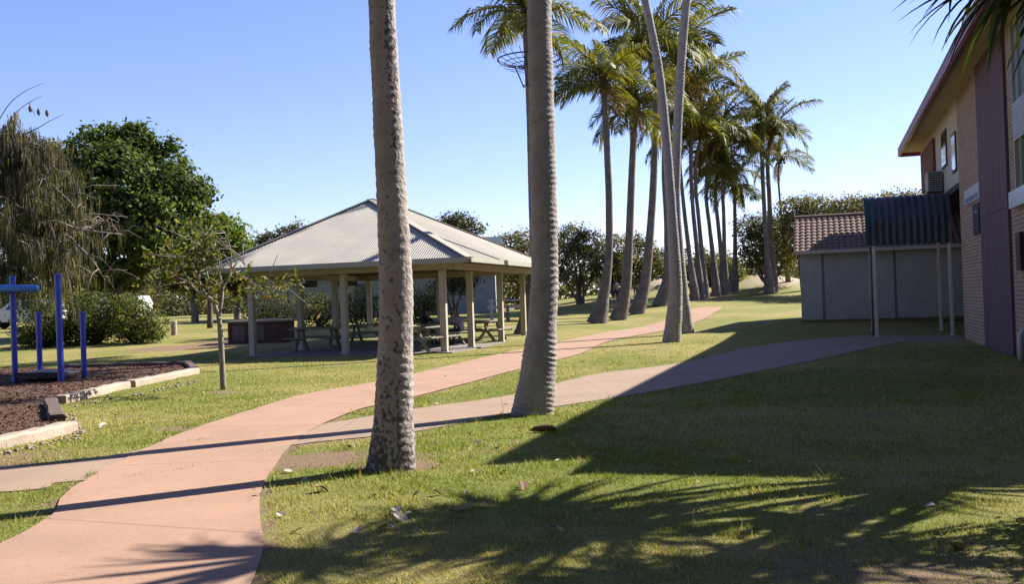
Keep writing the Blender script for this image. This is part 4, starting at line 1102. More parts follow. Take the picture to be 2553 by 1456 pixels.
# big spreading green tree behind the casuarina
d = 50.0
L1 = [lobe(120, 430, 75, d, dd=1), lobe(235, 395, 75, d, dd=-.5), lobe(325, 378, 66, d), lobe(395, 425, 70, d, dd=.5), lobe(290, 470, 105, d, dd=-1.5), lobe(430, 480, 75, d, dd=-.8), lobe(180, 520, 110, d, dd=-1), lobe(370, 555, 105, d, dd=-1.4), lobe(462, 560, 62, d), lobe(270, 600, 110, d, dd=-.5), lobe(120, 600, 100, d, dd=1), lobe(425, 366, 18, d), lobe(345, 340, 34, d), lobe(265, 335, 26, d), lobe(498, 490, 30, d), lobe(440, 620, 60, d, dd=.8), lobe(60, 520, 90, d, dd=1.5)]
bs = at(285, 742, d); bs.z = h(bs.x, bs.y)
lim = [([bs - Z * .1, at(275, 700, d), at(240, 655, d), at(205, 600, d)], .42, .2), ([at(275, 700, d), at(320, 660, d - .5), at(365, 600, d - 1), at(400, 520, d)], .3, .1), ([at(240, 655, d), at(170, 640, d + 1), at(110, 590, d + 1)], .22, .08), ([at(290, 700, d), at(360, 680, d), at(440, 620, d)], .22, .07), ([at(275, 680, d), at(285, 600, d), at(300, 480, d), at(320, 400, d)], .24, .06), ([bs, at(300, 715, d - .6), at(330, 690, d - .8)], .2, .08)]
tree('spreading_tree', 'large rounded dark green spreading tree behind the drooping grey casuarina at left', 'tree', bs, L1, lim, 3600, 15, .25, .55, [(.085, .135, .03), (.125, .18, .04), (.18, .225, .055), (.06, .095, .028)], .21, r0=.25, seed=5, shell=.72)
d2 = 52.0
bs = at(520, 742, d2); bs.z = h(bs.x, bs.y)
L2 = [lobe(555, 590, 48, d2), lobe(515, 605, 55, d2, dd=-.5), lobe(580, 625, 38, d2), lobe(535, 640, 45, d2)]
tree('spreading_tree', 'smaller bright green tree between the large spreading tree and the shelter roof', 'tree', bs, L2, [([bs - Z * .1, at(525, 700, d2), at(535, 640, d2)], .16, .08), ([at(525, 690, d2), at(560, 640, d2), at(575, 610, d2)], .09, .04)], 650, 15, .23, .55, [(.16, .24, .035), (.21, .28, .04), (.11, .18, .03)], .26, seed=6, r0=.14)

# drooping casuarina at the left edge
def casuarina():
    d = 35.0; g = np.random.default_rng(3)
    b = at(-70, 800, d); b.z = h(b.x, b.y); root = empty('casuarina', b)
    tag(root, 'drooping grey-brown casuarina with bare twigs and cones at the left frame edge', 'tree')
    limbs = [([b - Z * .1, at(-75, 650, d), at(-60, 500, d), at(-30, 400, d), at(10, 330, d)], .24, .05)]
    br = [[(-60, 560), (40, 520), (120, 545), (200, 572), (262, 580), (306, 584)], [(-40, 430), (30, 370), (80, 358), (120, 372)], [(-60, 500), (20, 440), (90, 430), (150, 480), (190, 520)],
          [(-60, 600), (40, 600), (110, 640), (160, 690)], [(-30, 400), (10, 345), (30, 335), (70, 350)], [(-60, 540), (30, 560), (90, 600), (150, 660), (190, 690)], [(40, 520), (110, 560), (150, 620)], [(120, 545), (180, 600), (230, 650), (262, 700)], [(-50, 460), (10, 460), (60, 490), (130, 520), (185, 560)],
          [(200, 572), (250, 560), (270, 540)], [(-60, 640), (0, 660), (60, 690)], [(20, 440), (60, 400), (110, 400), (150, 430)]]
    bare = [[(-40, 370), (10, 320), (45, 275), (80, 250), (105, 238)], [(5, 325), (35, 300), (45, 296)], [(60, 335), (95, 318), (125, 300), (160, 284)], [(-20, 330), (20, 262), (60, 228), (110, 205)], [(72, 255), (88, 290)]]
    random.seed(4); m = MB(); pts_all = []
    for P, a, c in limbs: m.tube(spline(P, 24), lerp_list([a, c], 24), 9)
    for p in br:
        dd = [d + random.uniform(-1.6, 1.6) * (i / len(p)) for i in range(len(p))]
        Q = spline([at(x, y, q) for (x, y), q in zip(p, dd)], 26); m.tube(Q, lerp_list([.075, .014], 26), 6)
        pts_all += Q[4:]
        for k in range(14):                                # side twigs
            q = Q[random.randrange(5, 26)]; v = Vector((random.gauss(.2, .6), random.gauss(0, .8), random.gauss(.0, .4)))
            tw = [q, q + v * .5 + Z * .12, q + v * 1.0 - Z * .15]; m.tube(tw, [.022, .014, .006], 5); pts_all += [q + v * t - Z * .1 * t for t in (.3, .5, .7, .9, 1.)]
    for p in bare: m.tube(spline([at(x, y, d) for x, y in p], 14), lerp_list([.022, .006], 14), 5)
    for (x, y) in ((75, 270), (96, 278), (117, 281), (38, 287), (10, 318)):      # cones
        c = at(x, y, d); m.tube([c + Z * .14, c + Z * .06, c, c - Z * .09, c - Z * .14], [.01, .055, .07, .05, .01], 7)
    m.build('trunk', mat('casuarina_bark', (.24, .19, .165), .95, (.34, .28, .25), 6, .5, 25), root, smooth=True, fixn=False)
    A = np.array([tuple(p) for p in pts_all]); n = 9500
    pw = np.clip(1.2 - (A[:, 0] + 17.2) / 2.3, .035, 1.2); pw /= pw.sum(); tone = .35 + .8 * g.random(900) ** 1.2
    cs_ = A[g.choice(len(A), 900, p=pw)] + g.normal(size=(900, 3)) * [.18, .22, .14]
    ci = g.integers(0, 900, n); P = cs_[ci] + g.normal(size=(n, 3)) * [.085, .09, .10]
    Ln = .28 + .55 * g.random(n) ** 1.5; w = .009 + .009 * g.random(n); an = g.random(n) * 6.28
    sw = g.normal(size=(n, 3)) * .13; sw[:, 2] = 0
    ax = np.column_stack([np.cos(an), np.sin(an), np.zeros(n)]) * w[:, None]
    mid = P + sw * Ln[:, None] * .6 - np.column_stack([np.zeros(n), np.zeros(n), Ln * .45]); tip = mid + sw * Ln[:, None] * .3 - np.column_stack([np.zeros(n), np.zeros(n), Ln * .55])
    V = np.stack([P - ax * .7, P + ax * .7, mid + ax, mid - ax, tip + ax * .3, tip - ax * .3], 1).reshape(-1, 3); o = np.arange(n)[:, None] * 6
    F = np.vstack([o + [0, 1, 2, 3], o + [3, 2, 4, 5]])
    cols = np.array([(.23, .19, .14), (.17, .16, .10), (.29, .235, .185), (.13, .125, .085), (.15, .165, .085)]); C = np.repeat(cols[g.integers(0, 5, n)] * (.7 + .6 * g.random((n, 1))) * tone[ci][:, None], 6, 0)
    np_mesh('crown', V, F, M_leaf, root, col=C)
casuarina()

# small frangipani-like tree on the lawn
def small_tree():
    b = ground(557, 972); d = b.y; root = empty('small_tree', b)
    tag(root, 'small thin forked tree with sparse yellow-green leaf tufts beside the bark playground', 'tree')
    q = lambda x, y, k=0: at(x, y, d + k)
    L_ = [([(557, 974), (553, 900), (549, 830), (545, 790)], .058, .047, 0), ([(545, 790), (530, 750), (512, 735), (495, 700), (480, 660), (462, 640)], .042, .014, -.3), ([(546, 792), (552, 750), (556, 715), (572, 690), (578, 672)], .036, .018, .3),
          ([(512, 735), (490, 725), (470, 705), (440, 690), (410, 672)], .026, .010, .4), ([(495, 700), (500, 670), (520, 650), (540, 640)], .02, .009, .2), ([(578, 672), (590, 655), (600, 640), (612, 660)], .016, .008, -.3), ([(578, 672), (576, 640), (572, 610), (560, 580)], .014, .006, .2), ([(556, 715), (548, 690), (546, 660), (540, 620), (530, 590)], .02, .008, -.2), ([(578, 676), (610, 690), (640, 735), (660, 740), (690, 728), (712, 715)], .014, .007, -.5), ([(620, 708), (640, 715), (668, 715)], .009, .005, -.5), ([(530, 750), (520, 700), (510, 660), (498, 625), (480, 600)], .02, .008, .5), ([(470, 705), (455, 670), (430, 640), (400, 640)], .014, .007, .2), ([(530, 755), (540, 730), (536, 700)], .016, .010, .4)]
    m = MB(); tips = []
    for P, a, c, k in L_:
        n = len(P); pts = [q(x, y, k * i / n) for i, (x, y) in enumerate(P)]; pts[0] = q(*P[0], 0) if P[0][1] < 960 else b - Z * .04
        S_ = spline(pts, 14); m.tube(S_, lerp_list([a, c], 14), 8, jitter=.1); tips += [(S_[i], i / 13) for i in (7, 9, 11, 13)] if a < .045 else []
    rr = random.Random(3)
    for p, t in list(tips):
        for k in range(2):
            v = Vector((rr.gauss(-.1, .35), rr.gauss(0, .35), rr.gauss(.12, .25))); m.tube([p, p + v * .5, p + v], [.010, .008, .005], 5); tips.append((p + v, 1))
    m.build('trunk', M_palebark, root, smooth=True, fixn=False)
    g = np.random.default_rng(8); cl = [p for p, t in tips if t > .6]
    for (x, y) in ((425, 640), (400, 665), (440, 700), (470, 620), (395, 700), (520, 610), (505, 720), (540, 720), (590, 700), (600, 715), (560, 700), (712, 712), (628, 722), (605, 640), (460, 660), (410, 620), (380, 650), (440, 720), (415, 690), (450, 640), (480, 690), (430, 670)):
        cl.append(q(x, y, rr.uniform(-.7, .7)))
    lim_x = at(552, 660, d).x; cl = [p for p in cl if p.x < lim_x or p.z < at(560, 690, d).z or rr.random() < .12]
    A = np.array([tuple(p) for p in cl]); n = len(A) * 8; idx = np.repeat(np.arange(len(A)), 8)
    off = g.normal(size=(n, 3)) * [.09, .09, .075]
    V, F, C = cards(A[idx] + off, off * 4 + g.normal(size=(n, 3)) * .6 + [0, 0, .5], .13 * (.6 + .8 * g.random(n)), .42, [(.16, .19, .03), (.24, .23, .05), (.11, .15, .03), (.20, .14, .05), (.09, .12, .03)])
    np_mesh('crown', V, F, M_leaf, root, col=C)
small_tree()

# shrubs and distant trees: (label, name, lobes[(px,py,r,ry,rz)], distance, colours, leaf size, base px)
GRN = [(.05, .075, .022), (.075, .105, .026), (.11, .14, .035), (.24, .23, .09)]  # dark greens with a paler tone mixed in
GREY = [(.17, .165, .10), (.22, .20, .13), (.12, .12, .075), (.27, .23, .16)]
OLIVE = [(.17, .165, .055), (.23, .20, .075), (.12, .125, .045)]
DARK = [(.085, .095, .05), (.12, .12, .065), (.15, .14, .085), (.06, .07, .035)]
BRIGHT = [(.20, .22, .045), (.28, .27, .065), (.13, .17, .035)]
def shrub(label, name, cat, Ls, d, cols, size, base, dens=1.0, group=None, seed=1, trunks=True, sig=.22, shell=.70):
    b = at(base[0], base[1], d); b.z = h(b.x, b.y)
    lobes = [lobe(x, y, r, d, None, rz, dd=random.uniform(-.8, .8) * r / FPX * d) for (x, y, r, rz) in Ls]
    area = sum(l[1][0] * l[1][2] for l in lobes)
    lim = []
    for (c, r) in lobes:
        lim.append(([b - Z * .08 + Vector((random.uniform(-.2, .2), 0, 0)), (b + c) / 2 + Vector((random.uniform(-.3, .3), random.uniform(-.3, .3), -.1)) * min(1, r[0]), c], .06 + .03 * r[0], .03))
    k = min(3200, int(area * 105 * dens * (.22 / sig) ** 1.2) + 60)
    return tree(name, label, cat, b, lobes, lim, k, 14, size * .72, .5, cols, sig, seed=seed, group=group, r0=.08, shell=shell, trunk_name='stem' if name in ('shrub', 'hedge_shrub') else 'trunk')
random.seed(31)
G1 = 'dark shrubs behind the playground'; G2 = 'shrubs behind the shelter'; G3 = 'grey-green coastal trees beyond the lawn'
shrub('dark leafy shrub behind the short blue posts, leftmost of three behind the playground', 'shrub', 'shrub', [(90, 808, 52, 50), (140, 790, 60, 52), (70, 840, 35, 25), (165, 830, 52, 36), (115, 835, 50, 32)], 42, GRN, .17, (120, 864), seed=41, group=G1, sig=.16)
shrub('dark shrub with scattered pale leaves, in the middle of the three behind the playground', 'shrub', 'shrub', [(235, 785, 58, 54), (265, 818, 54, 46), (215, 832, 52, 36), (205, 760, 38, 30), (280, 775, 40, 34)], 42.5, GRN, .18, (240, 864), seed=42, group=G1, sig=.16)
shrub('rightmost yellow-flecked shrub of the three behind the playground', 'shrub', 'shrub', [(330, 792, 54, 52), (368, 810, 44, 44), (310, 770, 44, 34), (345, 836, 48, 28)], 42, GRN + BRIGHT, .18, (335, 860), seed=43, group=G1, sig=.16)
shrub('dark shrub behind the barbecue bench, seen under the left of the shelter roof', 'hedge_shrub', 'shrub', [(660, 775, 48, 34), (705, 770, 40, 36), (640, 790, 30, 22)], 50, DARK, .18, (680, 810), seed=44, group=G2)
shrub('dark shrub seen between the back posts of the shelter, left of the near trunk', 'hedge_shrub', 'shrub', [(770, 775, 50, 40), (830, 775, 50, 42), (800, 755, 35, 25)], 49, DARK, .18, (800, 818), seed=45, group=G2)
shrub('dark and yellow-green shrub seen under the shelter just left of the near trunk', 'hedge_shrub', 'shrub', [(890, 765, 42, 42), (930, 770, 36, 36)], 48, DARK + BRIGHT, .18, (905, 810), seed=46, group=G2)  # dark and bright leaf colours mixed at random
shrub('yellow-green shrub seen under the shelter just right of the near trunk', 'hedge_shrub', 'shrub', [(1055, 750, 38, 36), (1030, 765, 36, 34), (1085, 745, 26, 28)], 50, BRIGHT + OLIVE, .2, (1050, 795), seed=47, group=G2)
shrub('drooping dark tree seen under the right of the shelter roof before the white wall', 'coastal_tree', 'tree', [(1130, 690, 36, 34), (1160, 700, 30, 30), (1105, 715, 24, 22)], 52, DARK, .22, (1138, 790), seed=48, dens=.8)
shrub('flat-topped dark tree poking above the right slope of the shelter roof', 'coastal_tree', 'tree', [(1110, 555, 28, 20), (1150, 553, 34, 20), (1178, 570, 24, 18), (1130, 590, 40, 30), (1130, 640, 50, 40)], 78, DARK, .34, (1135, 730), seed=49, sig=.3)
shrub('small treetop poking above the left slope of the shelter roof', 'coastal_tree', 'tree', [(720, 585, 30, 22), (672, 600, 28, 20), (640, 612, 26, 20), (690, 640, 60, 40), (745, 568, 16, 12)], 80, DARK + OLIVE, .34, (690, 735), seed=50, sig=.3)
shrub('grey-green tree seen just left of the smooth grey palm trunk', 'coastal_tree', 'tree', [(1275, 615, 36, 34), (1310, 610, 38, 36), (1285, 660, 48, 44), (1320, 680, 36, 40)], 66, GREY, .26, (1290, 742), seed=51, group=G3, sig=.26)
shrub('big dark many-stemmed tree right of the smooth grey palm trunk', 'coastal_tree', 'tree', [(1420, 600, 42, 38), (1465, 610, 40, 36), (1400, 650, 42, 50), (1445, 660, 55, 50), (1490, 650, 34, 44), (1430, 590, 30, 28)], 62, DARK + GREY, .24, (1445, 755), seed=52, group=G3, sig=.24)
shrub('olive tree behind the leftmost curved palm', 'coastal_tree', 'tree', [(1530, 625, 38, 40), (1550, 660, 40, 40), (1515, 675, 34, 34)], 67, OLIVE + GREY, .26, (1532, 738), seed=53, group=G3, sig=.26)
shrub('olive and brown tree behind the middle and right curved palms', 'coastal_tree', 'tree', [(1600, 640, 36, 40), (1630, 650, 30, 36), (1585, 680, 36, 32), (1585, 600, 20, 18)], 68, OLIVE + DARK, .26, (1600, 738), seed=54, group=G3, sig=.26)
shrub('low dark tree on the dune left of the pair of long trunks', 'coastal_tree', 'tree', [(1650, 655, 24, 26), (1665, 670, 24, 22)], 78, DARK, .28, (1655, 705), seed=55, group=G3, sig=.26)
shrub('bright green bush behind the row of slender far palms, left part', 'shrub', 'shrub', [(1755, 665, 30, 36), (1735, 685, 28, 26), (1770, 690, 26, 26), (1700, 670, 24, 26)], 72, BRIGHT + DARK, .26, (1752, 722), seed=56, sig=.24)
shrub('bright green bush behind the row of slender far palms, right part', 'shrub', 'shrub', [(1800, 665, 32, 38), (1825, 680, 28, 32), (1790, 700, 30, 20)], 73, BRIGHT + OLIVE, .26, (1808, 722), seed=57, sig=.24)
shrub('dark grey-green tree behind the tall palm pair', 'coastal_tree', 'tree', [(1880, 620, 40, 50), (1905, 580, 40, 46), (1865, 570, 30, 36), (1940, 600, 44, 60), (1895, 650, 50, 36), (1950, 650, 46, 40)], 67, DARK + GREY, .26, (1915, 712), seed=58, group=G3, sig=.26)
shrub('pale grey-green bushy tree above the left end of the tiled roof', 'coastal_tree', 'tree', [(1985, 520, 48, 30), (2040, 520, 50, 30), (2010, 560, 60, 50), (1975, 600, 40, 60)], 64, GREY + OLIVE, .26, (2005, 716), seed=59, group=G3, sig=.24)
shrub('grey-green bushy tree above the middle of the tiled roof, beside the awning', 'coastal_tree', 'tree', [(2110, 520, 52, 28), (2160, 518, 48, 28), (2120, 560, 66, 46)], 62, GREY + OLIVE, .26, (2120, 712), seed=60, group=G3, sig=.24)
shrub('grey treetop between the awning and the brick building', 'coastal_tree', 'tree', [(2230, 505, 48, 28), (2280, 500, 44, 26), (2210, 530, 44, 36), (2265, 545, 60, 44)], 61, GREY, .26, (2245, 712), seed=61, group=G3, sig=.24)
# wall of far vegetation
def far_wood(name, label, spec, cols, size, seed):
    """spec: (x0, x1, px step, top py range, base py, d)"""
    lobes = []
    g = random.Random(seed)
    for (x0, x1, st, ty, by, d) in spec:
        x = x0
        while x < x1:
            t = g.uniform(*ty); c = at(x, (t + by) / 2, d + g.uniform(-4, 4)); by_ = by + 38; c = at(x, (t + by_) / 2, d + g.uniform(-4, 4)); rz = (by_ - t) / 2 / FPX * d
            lobes.append((c, (st * .85 / FPX * d, 3.0, rz))); x += st * g.uniform(.7, 1.2)
    V, F, C = crown_cards(lobes, 13000, 12, size, .55, cols, .36, seed=seed, shell=.3)
    o = np_mesh(name, V, F, M_leaf, col=C); tag(o, label, 'woodland', kind='stuff')
far_wood('distant_woodland', 'far band of dark trees closing off the lawn', [(-350, 640, 60, (590, 680), 795, 105), (-350, 640, 70, (690, 730), 800, 92), (640, 1300, 60, (610, 660), 770, 98), (1290, 1700, 46, (640, 675), 735, 88), (1700, 2350, 55, (610, 650), 720, 86), (2300, 3300, 90, (560, 620), 720, 90)], DARK + OLIVE, .34, 77)
# ------------------------------------------------------------------ broad strap-leafed screw palm leaning in from the right
def screw_palm():
    b = Vector((6.35, 9.5, 0)); b.z = h(b.x, b.y); root = empty('screw_palm', b)
    tag(root, 'branching screw palm with long strap leaves hanging in at the top right corner', 'tree')
    fork = Vector((6.0, 9.3, 2.3)); g = np.random.default_rng(9); random.seed(9)
    heads = [(tuple(at(2540, -70, 9.7)), 1.15, (-.6, -.1, -.1)), (tuple(at(2670, -40, 9.4)), .95, (-.3, -.3, -.1)), ((6.0, 10.4, 5.2), 1.3, (-.5, 0, .3)), ((4.6, 9.4, 5.15), 1.15, (-.6, -.2, .5)), ((6.25, 8.3, 3.9), 1.2, (.1, -.6, .2)), ((7.0, 9.8, 3.6), 1.2, (.5, .2, .2)), ((5.95, 8.1, 4.7), 1.2, (-.1, -.5, .3)), ((5.35, 9.1, 4.35), 1.2, (-.6, -.3, 0)), ((5.75, 8.9, 3.5), .8, (-.2, -.7, 0)), ((5.3, 8.0, 4.1), 1.2, (-.3, -.8, .2)), ((6.6, 8.6, 4.7), 1.3, (.2, -.6, .4)), ((6.1, 9.9, 5.3), 1.3, (0, .2, .6))]
    m = MB(); m.tube(spline([b - Z * .1, Vector((6.3, 9.42, 1.1)), fork], 16), lerp_list([.17, .11], 16), 12, jitter=.08)
    for k in range(7):
        a = k * .9; m.tube([Vector((6.3, 9.42, .9)), b + Vector((.5 * math.cos(a), .5 * math.sin(a), -.05))], [.03, .035], 7)
    for hd, ln, ax in heads:
        p = Vector(hd); mid = (fork + p) / 2 + Vector((random.uniform(-.15, .15), random.uniform(-.15, .15), -.2)); m.tube(spline([fork - Z * .03, mid, p], 12), lerp_list([.085, .05], 12), 9, jitter=.1)
    m.build('trunk', M_bark, root, smooth=True, fixn=False)
    V = []; F = []; C = []
    cols = np.array([(.06, .09, .025), (.09, .13, .03), (.045, .065, .025), (.22, .21, .04)])
    for hd, ln, ax in heads:
        A = np.array(ax, float) + [0, 0, .35]; A /= np.linalg.norm(A)
        nb = 58
        for i in range(nb):
            d = g.normal(size=3); d /= np.linalg.norm(d); d = d * .9 + A * .55; d /= np.linalg.norm(d)
            L_ = ln * (.7 + .4 * g.random()); w = .030 + .014 * g.random()
            side = np.cross(d, [0, 0, 1.0]); side /= np.linalg.norm(side) + 1e-6
            up = np.cross(side, d)
            ns = 7; p = np.array(hd, float) + d * .05; dd = d.copy(); c = cols[g.integers(0, 4) if g.random() < .5 else g.integers(0, 3)] * (.75 + .5 * g.random())
            if g.random() < .06: c = np.array((.30, .20, .09))
            o = len(V); drop = .07 + .16 * g.random()
            for k in range(ns + 1):
                t = k / ns; ww = w * (1 - t ** 2.2 * .96) * (.75 + .5 * min(1, t * 4))
                V += [p - side * ww + up * ww * .35, p - up * ww * .1, p + side * ww + up * ww * .35]; C += [c] * 3
                dd = dd + np.array([0, 0, -drop * (.4 + 1.4 * t)]); dd /= np.linalg.norm(dd); p = p + dd * L_ / ns
                side = np.cross(dd, [0, 0, 1.0]); nrm = np.linalg.norm(side); side = side / nrm if nrm > .05 else np.cross(dd, up); up = np.cross(side, dd)
            for k in range(ns):
                q = o + k * 3; F += [(q, q + 1, q + 4, q + 3), (q + 1, q + 2, q + 5, q + 4)]
    np_mesh('crown', np.array(V), np.array(F), M_frond, root, col=np.array(C))
screw_palm()
def added_shrub():  # out-of-view shrub, added only for the shadow it casts into the corner
    b = Vector((4.45, 6.35, 0)); b.z = h(b.x, b.y)
    L_ = [(b + Vector((0, 0, 1.15)), (.55, .55, .6)), (b + Vector((.5, .2, .9)), (.5, .5, .6)), (b + Vector((.2, -.3, .6)), (.55, .5, .5))]
    tree('shrub', 'rounded shrub added unseen beyond the right edge to shade the bottom right lawn corner', 'shrub', b, L_, [([b, l[0]], .05, .02) for l in L_], 260, 12, .12, .5, GRN, .12, seed=71, r0=.06, trunk_name='stem')
added_shrub()

# ------------------------------------------------------------------ people
M_skin = mat('skin', (.52, .32, .24), .6, (.46, .27, .2), 9)
M_hair = mat('grey_hair', (.30, .26, .24), .8, (.22, .19, .18), 20)
M_darkhair = mat('dark_hair', (.05, .035, .03), .7)
def cloth(name, c): return mat(name, c, .85, tuple(x * .75 for x in c), 9, .3, 30)
def person(label, loc, rz, joints, edges, regions, mats, hair=None, cap=None, group=None, scale=1.0, hands=()):
    """joints: name -> (x, y, z, radius); figure faces +y; regions: joint edge -> material index"""
    names = list(joints); me = bpy.data.meshes.new('tmp'); me.from_pydata([joints[n][:3] for n in names], [(names.index(a), names.index(b)) for a, b in edges], [])
    o = bpy.data.objects.new('tmp', me); COL.objects.link(o)
    sk = o.modifiers.new('skin', 'SKIN'); ss = o.modifiers.new('sub', 'SUBSURF'); ss.levels = 2; ss.render_levels = 2
    if not me.skin_vertices: me.skin_vertices.new()
    for i, n in enumerate(names):
        r = joints[n][3]; r = r if hasattr(r, '__len__') else (r, r)
        sv = me.skin_vertices[0].data[i]; sv.radius = r; sv.use_root = (n == 'pelvis')
    dg = bpy.context.evaluated_depsgraph_get(); dg.update()
    body = bpy.data.meshes.new_from_object(o.evaluated_get(dg)); bpy.data.objects.remove(o)
    for m in mats: body.materials.append(m)
    segs = [(Vector(joints[a][:3]), Vector(joints[b][:3]), regions.get((a, b), 0)) for a, b in edges]
    idx = []
    for p in body.polygons:
        c = p.center; best = (9, 0)
        for a, b, r in segs:
            d = b - a; t = max(0, min(1, (c - a).dot(d) / max(d.length_squared, 1e-9))); q = (c - a - d * t).length
            if q < best[0]: best = (q, r)
        idx.append(best[1])
    body.polygons.foreach_set('material_index', idx)
    body.polygons.foreach_set('use_smooth', [True] * len(body.polygons))
    # fingers, ears, nose, eyes joined into the same mesh
    ex = MB(); hd = Vector(joints['head'][:3]); tp = Vector(joints['crown'][:3]); ch = Vector(joints['chin'][:3])
    upv = (tp - ch).normalized(); fw = Vector(joints['face'][:3]) - hd; fw = (fw - upv * fw.dot(upv)).normalized(); sd = fw.cross(upv)
    ex.tube([hd + fw * .085 + upv * .02, hd + fw * .112 - upv * .012, hd + fw * .09 - upv * .03], [.008, .016, .012], 6)
    for s in (-1, 1):
        ex.tube([hd + sd * s * .075 - fw * .01 + upv * .03, hd + sd * s * .09 - fw * .02, hd + sd * s * .075 - upv * .035], [.008, .02, .008], 6)
    for (wr, dr, sp) in hands:
        w = Vector(joints[wr][:3]); d = Vector(dr).normalized(); s_ = Vector(sp).normalized(); n = d.cross(s_)
        for k, l in enumerate((.062, .078, .084, .076)):
            q = w + d * .055 + s_ * (.026 - k * .0175); ex.tube([q, q + d * l * .5 + n * .006, q + d * l * .85 + n * .022, q + d * l + n * .036], [.0095, .009, .0085, .006], 6)
        q = w + d * .02 + s_ * .03; ex.tube([q, q + d * .025 + s_ * .022, q + d * .055 + s_ * .026 + n * .012], [.012, .011, .008], 6)
    em = bpy.data.meshes.new('e'); em.from_pydata(ex.v, [], ex.f)
    bm = bmesh.new(); bm.from_mesh(body); nf = len(bm.faces); bm.from_mesh(em); bm.faces.ensure_lookup_table()
    for f in bm.faces[nf:]: f.material_index = 0; f.smooth = True
    bm.to_mesh(body); bm.free(); body.name = 'person'
    root = bpy.data.objects.new('person', body); COL.objects.link(root); root.location = loc; root.rotation_euler.z = rz; root.scale = (scale,) * 3
    tag(root, label, 'person', group)
    def child(name, mb, m):
        c = mb.build(name, m, None, smooth=True); c.parent = root; return c
    def dome(mb, r, lo, back=0.0, fr=1.0):
        n, k = 14, 6; Vv = []
        for j in range(k + 1):
            a = lo + (math.pi / 2 - lo) * j / k
            for i in range(n):
                t = 2 * math.pi * i / n; e = Vector(hd + upv * .022); x, y = math.cos(t) * math.cos(a), math.sin(t) * math.cos(a)
                Vv.append(e + sd * x * r * .88 + fw * (y * r * fr - back) + upv * math.sin(a) * r * 1.08)
        mb.add(Vv, [(j * n + i, j * n + (i + 1) % n, (j + 1) * n + (i + 1) % n, (j + 1) * n + i) for j in range(k) for i in range(n)])
    if hair: mb = MB(); dome(mb, .108, -.05, .018); child('hair', mb, hair)
    if cap:
        mb = MB(); dome(mb, .122, .12, .0)
        mb.add([hd + upv * .04 + fw * y + sd * x for x, y in ((-.08, .08), (-.06, .17), (0, .2), (.06, .17), (.08, .08))] + [hd + upv * .052 + fw * y + sd * x for x, y in ((-.08, .08), (-.06, .17), (0, .2), (.06, .17), (.08, .08))], [(0, 1, 2, 3, 4), (9, 8, 7, 6, 5), (0, 5, 6, 1), (1, 6, 7, 2), (2, 7, 8, 3), (3, 8, 9, 4)]); child('cap', mb, cap)
    eb = MB()
    for s in (-1, 1): c = hd + fw * .083 + sd * s * .032 + upv * .012; eb.tube([c - fw * .004, c + fw * .006], [.012, .008], 8)
    return root
def seated(lean, head_f):
    z = .50; t = math.radians(lean); s, c = math.sin(t), math.cos(t)
    P = lambda l, f=0: (0, s * l + f, z + c * l)
    J = {'pelvis': (0, 0, z, (.155, .125)), 'waist': (*P(.17, -.03), (.145, .115)), 'chest': (*P(.36, -.03), (.165, .13)), 'shoulders': (*P(.48), (.15, .10)), 'neck': (*P(.56, .03), .058)}
    n = P(.56, .03); J['chin'] = (0, n[1] + head_f * .6, n[2] + .055, (.06, .068)); J['head'] = (0, n[1] + head_f, n[2] + .135, (.078, .092)); J['crown'] = (0, n[1] + head_f * .9, n[2] + .215, (.055, .065)); J['face'] = (0, n[1] + head_f + .045, n[2] + .115, (.05, .05))
    E = [('pelvis', 'waist'), ('waist', 'chest'), ('chest', 'shoulders'), ('shoulders', 'neck'), ('neck', 'chin'), ('chin', 'head'), ('head', 'crown'), ('head', 'face')]
    sh = P(.47, -.01); Rg = {('pelvis', 'waist'): 1, ('waist', 'chest'): 1, ('chest', 'shoulders'): 1, ('shoulders', 'neck'): 0}
    for k, q in ((-1, 'l'), (1, 'r')):
        J['sh' + q] = (k * .185, sh[1], sh[2], .062); J['el' + q] = (k * .235, sh[1] + .20, sh[2] - .22, .045); J['wr' + q] = (k * .10, sh[1] + .42, .80, .03); J['ha' + q] = (k * .07, sh[1] + .485, .795, (.036, .020))
        J['hip' + q] = (k * .10, .06, z - .01, .088); J['kn' + q] = (k * .13, .46, z + .0, .062); J['an' + q] = (k * .13, .40, .09, .042); J['to' + q] = (k * .14, .55, .045, (.045, .035))
        E += [('shoulders', 'sh' + q), ('sh' + q, 'el' + q), ('el' + q, 'wr' + q), ('wr' + q, 'ha' + q), ('pelvis', 'hip' + q), ('hip' + q, 'kn' + q), ('kn' + q, 'an' + q), ('an' + q, 'to' + q)]
        Rg.update({('shoulders', 'sh' + q): 1, ('sh' + q, 'el' + q): 1, ('el' + q, 'wr' + q): 0, ('wr' + q, 'ha' + q): 0, ('pelvis', 'hip' + q): 2, ('hip' + q, 'kn' + q): 2, ('kn' + q, 'an' + q): 2, ('an' + q, 'to' + q): 3})
    return J, E, Rg
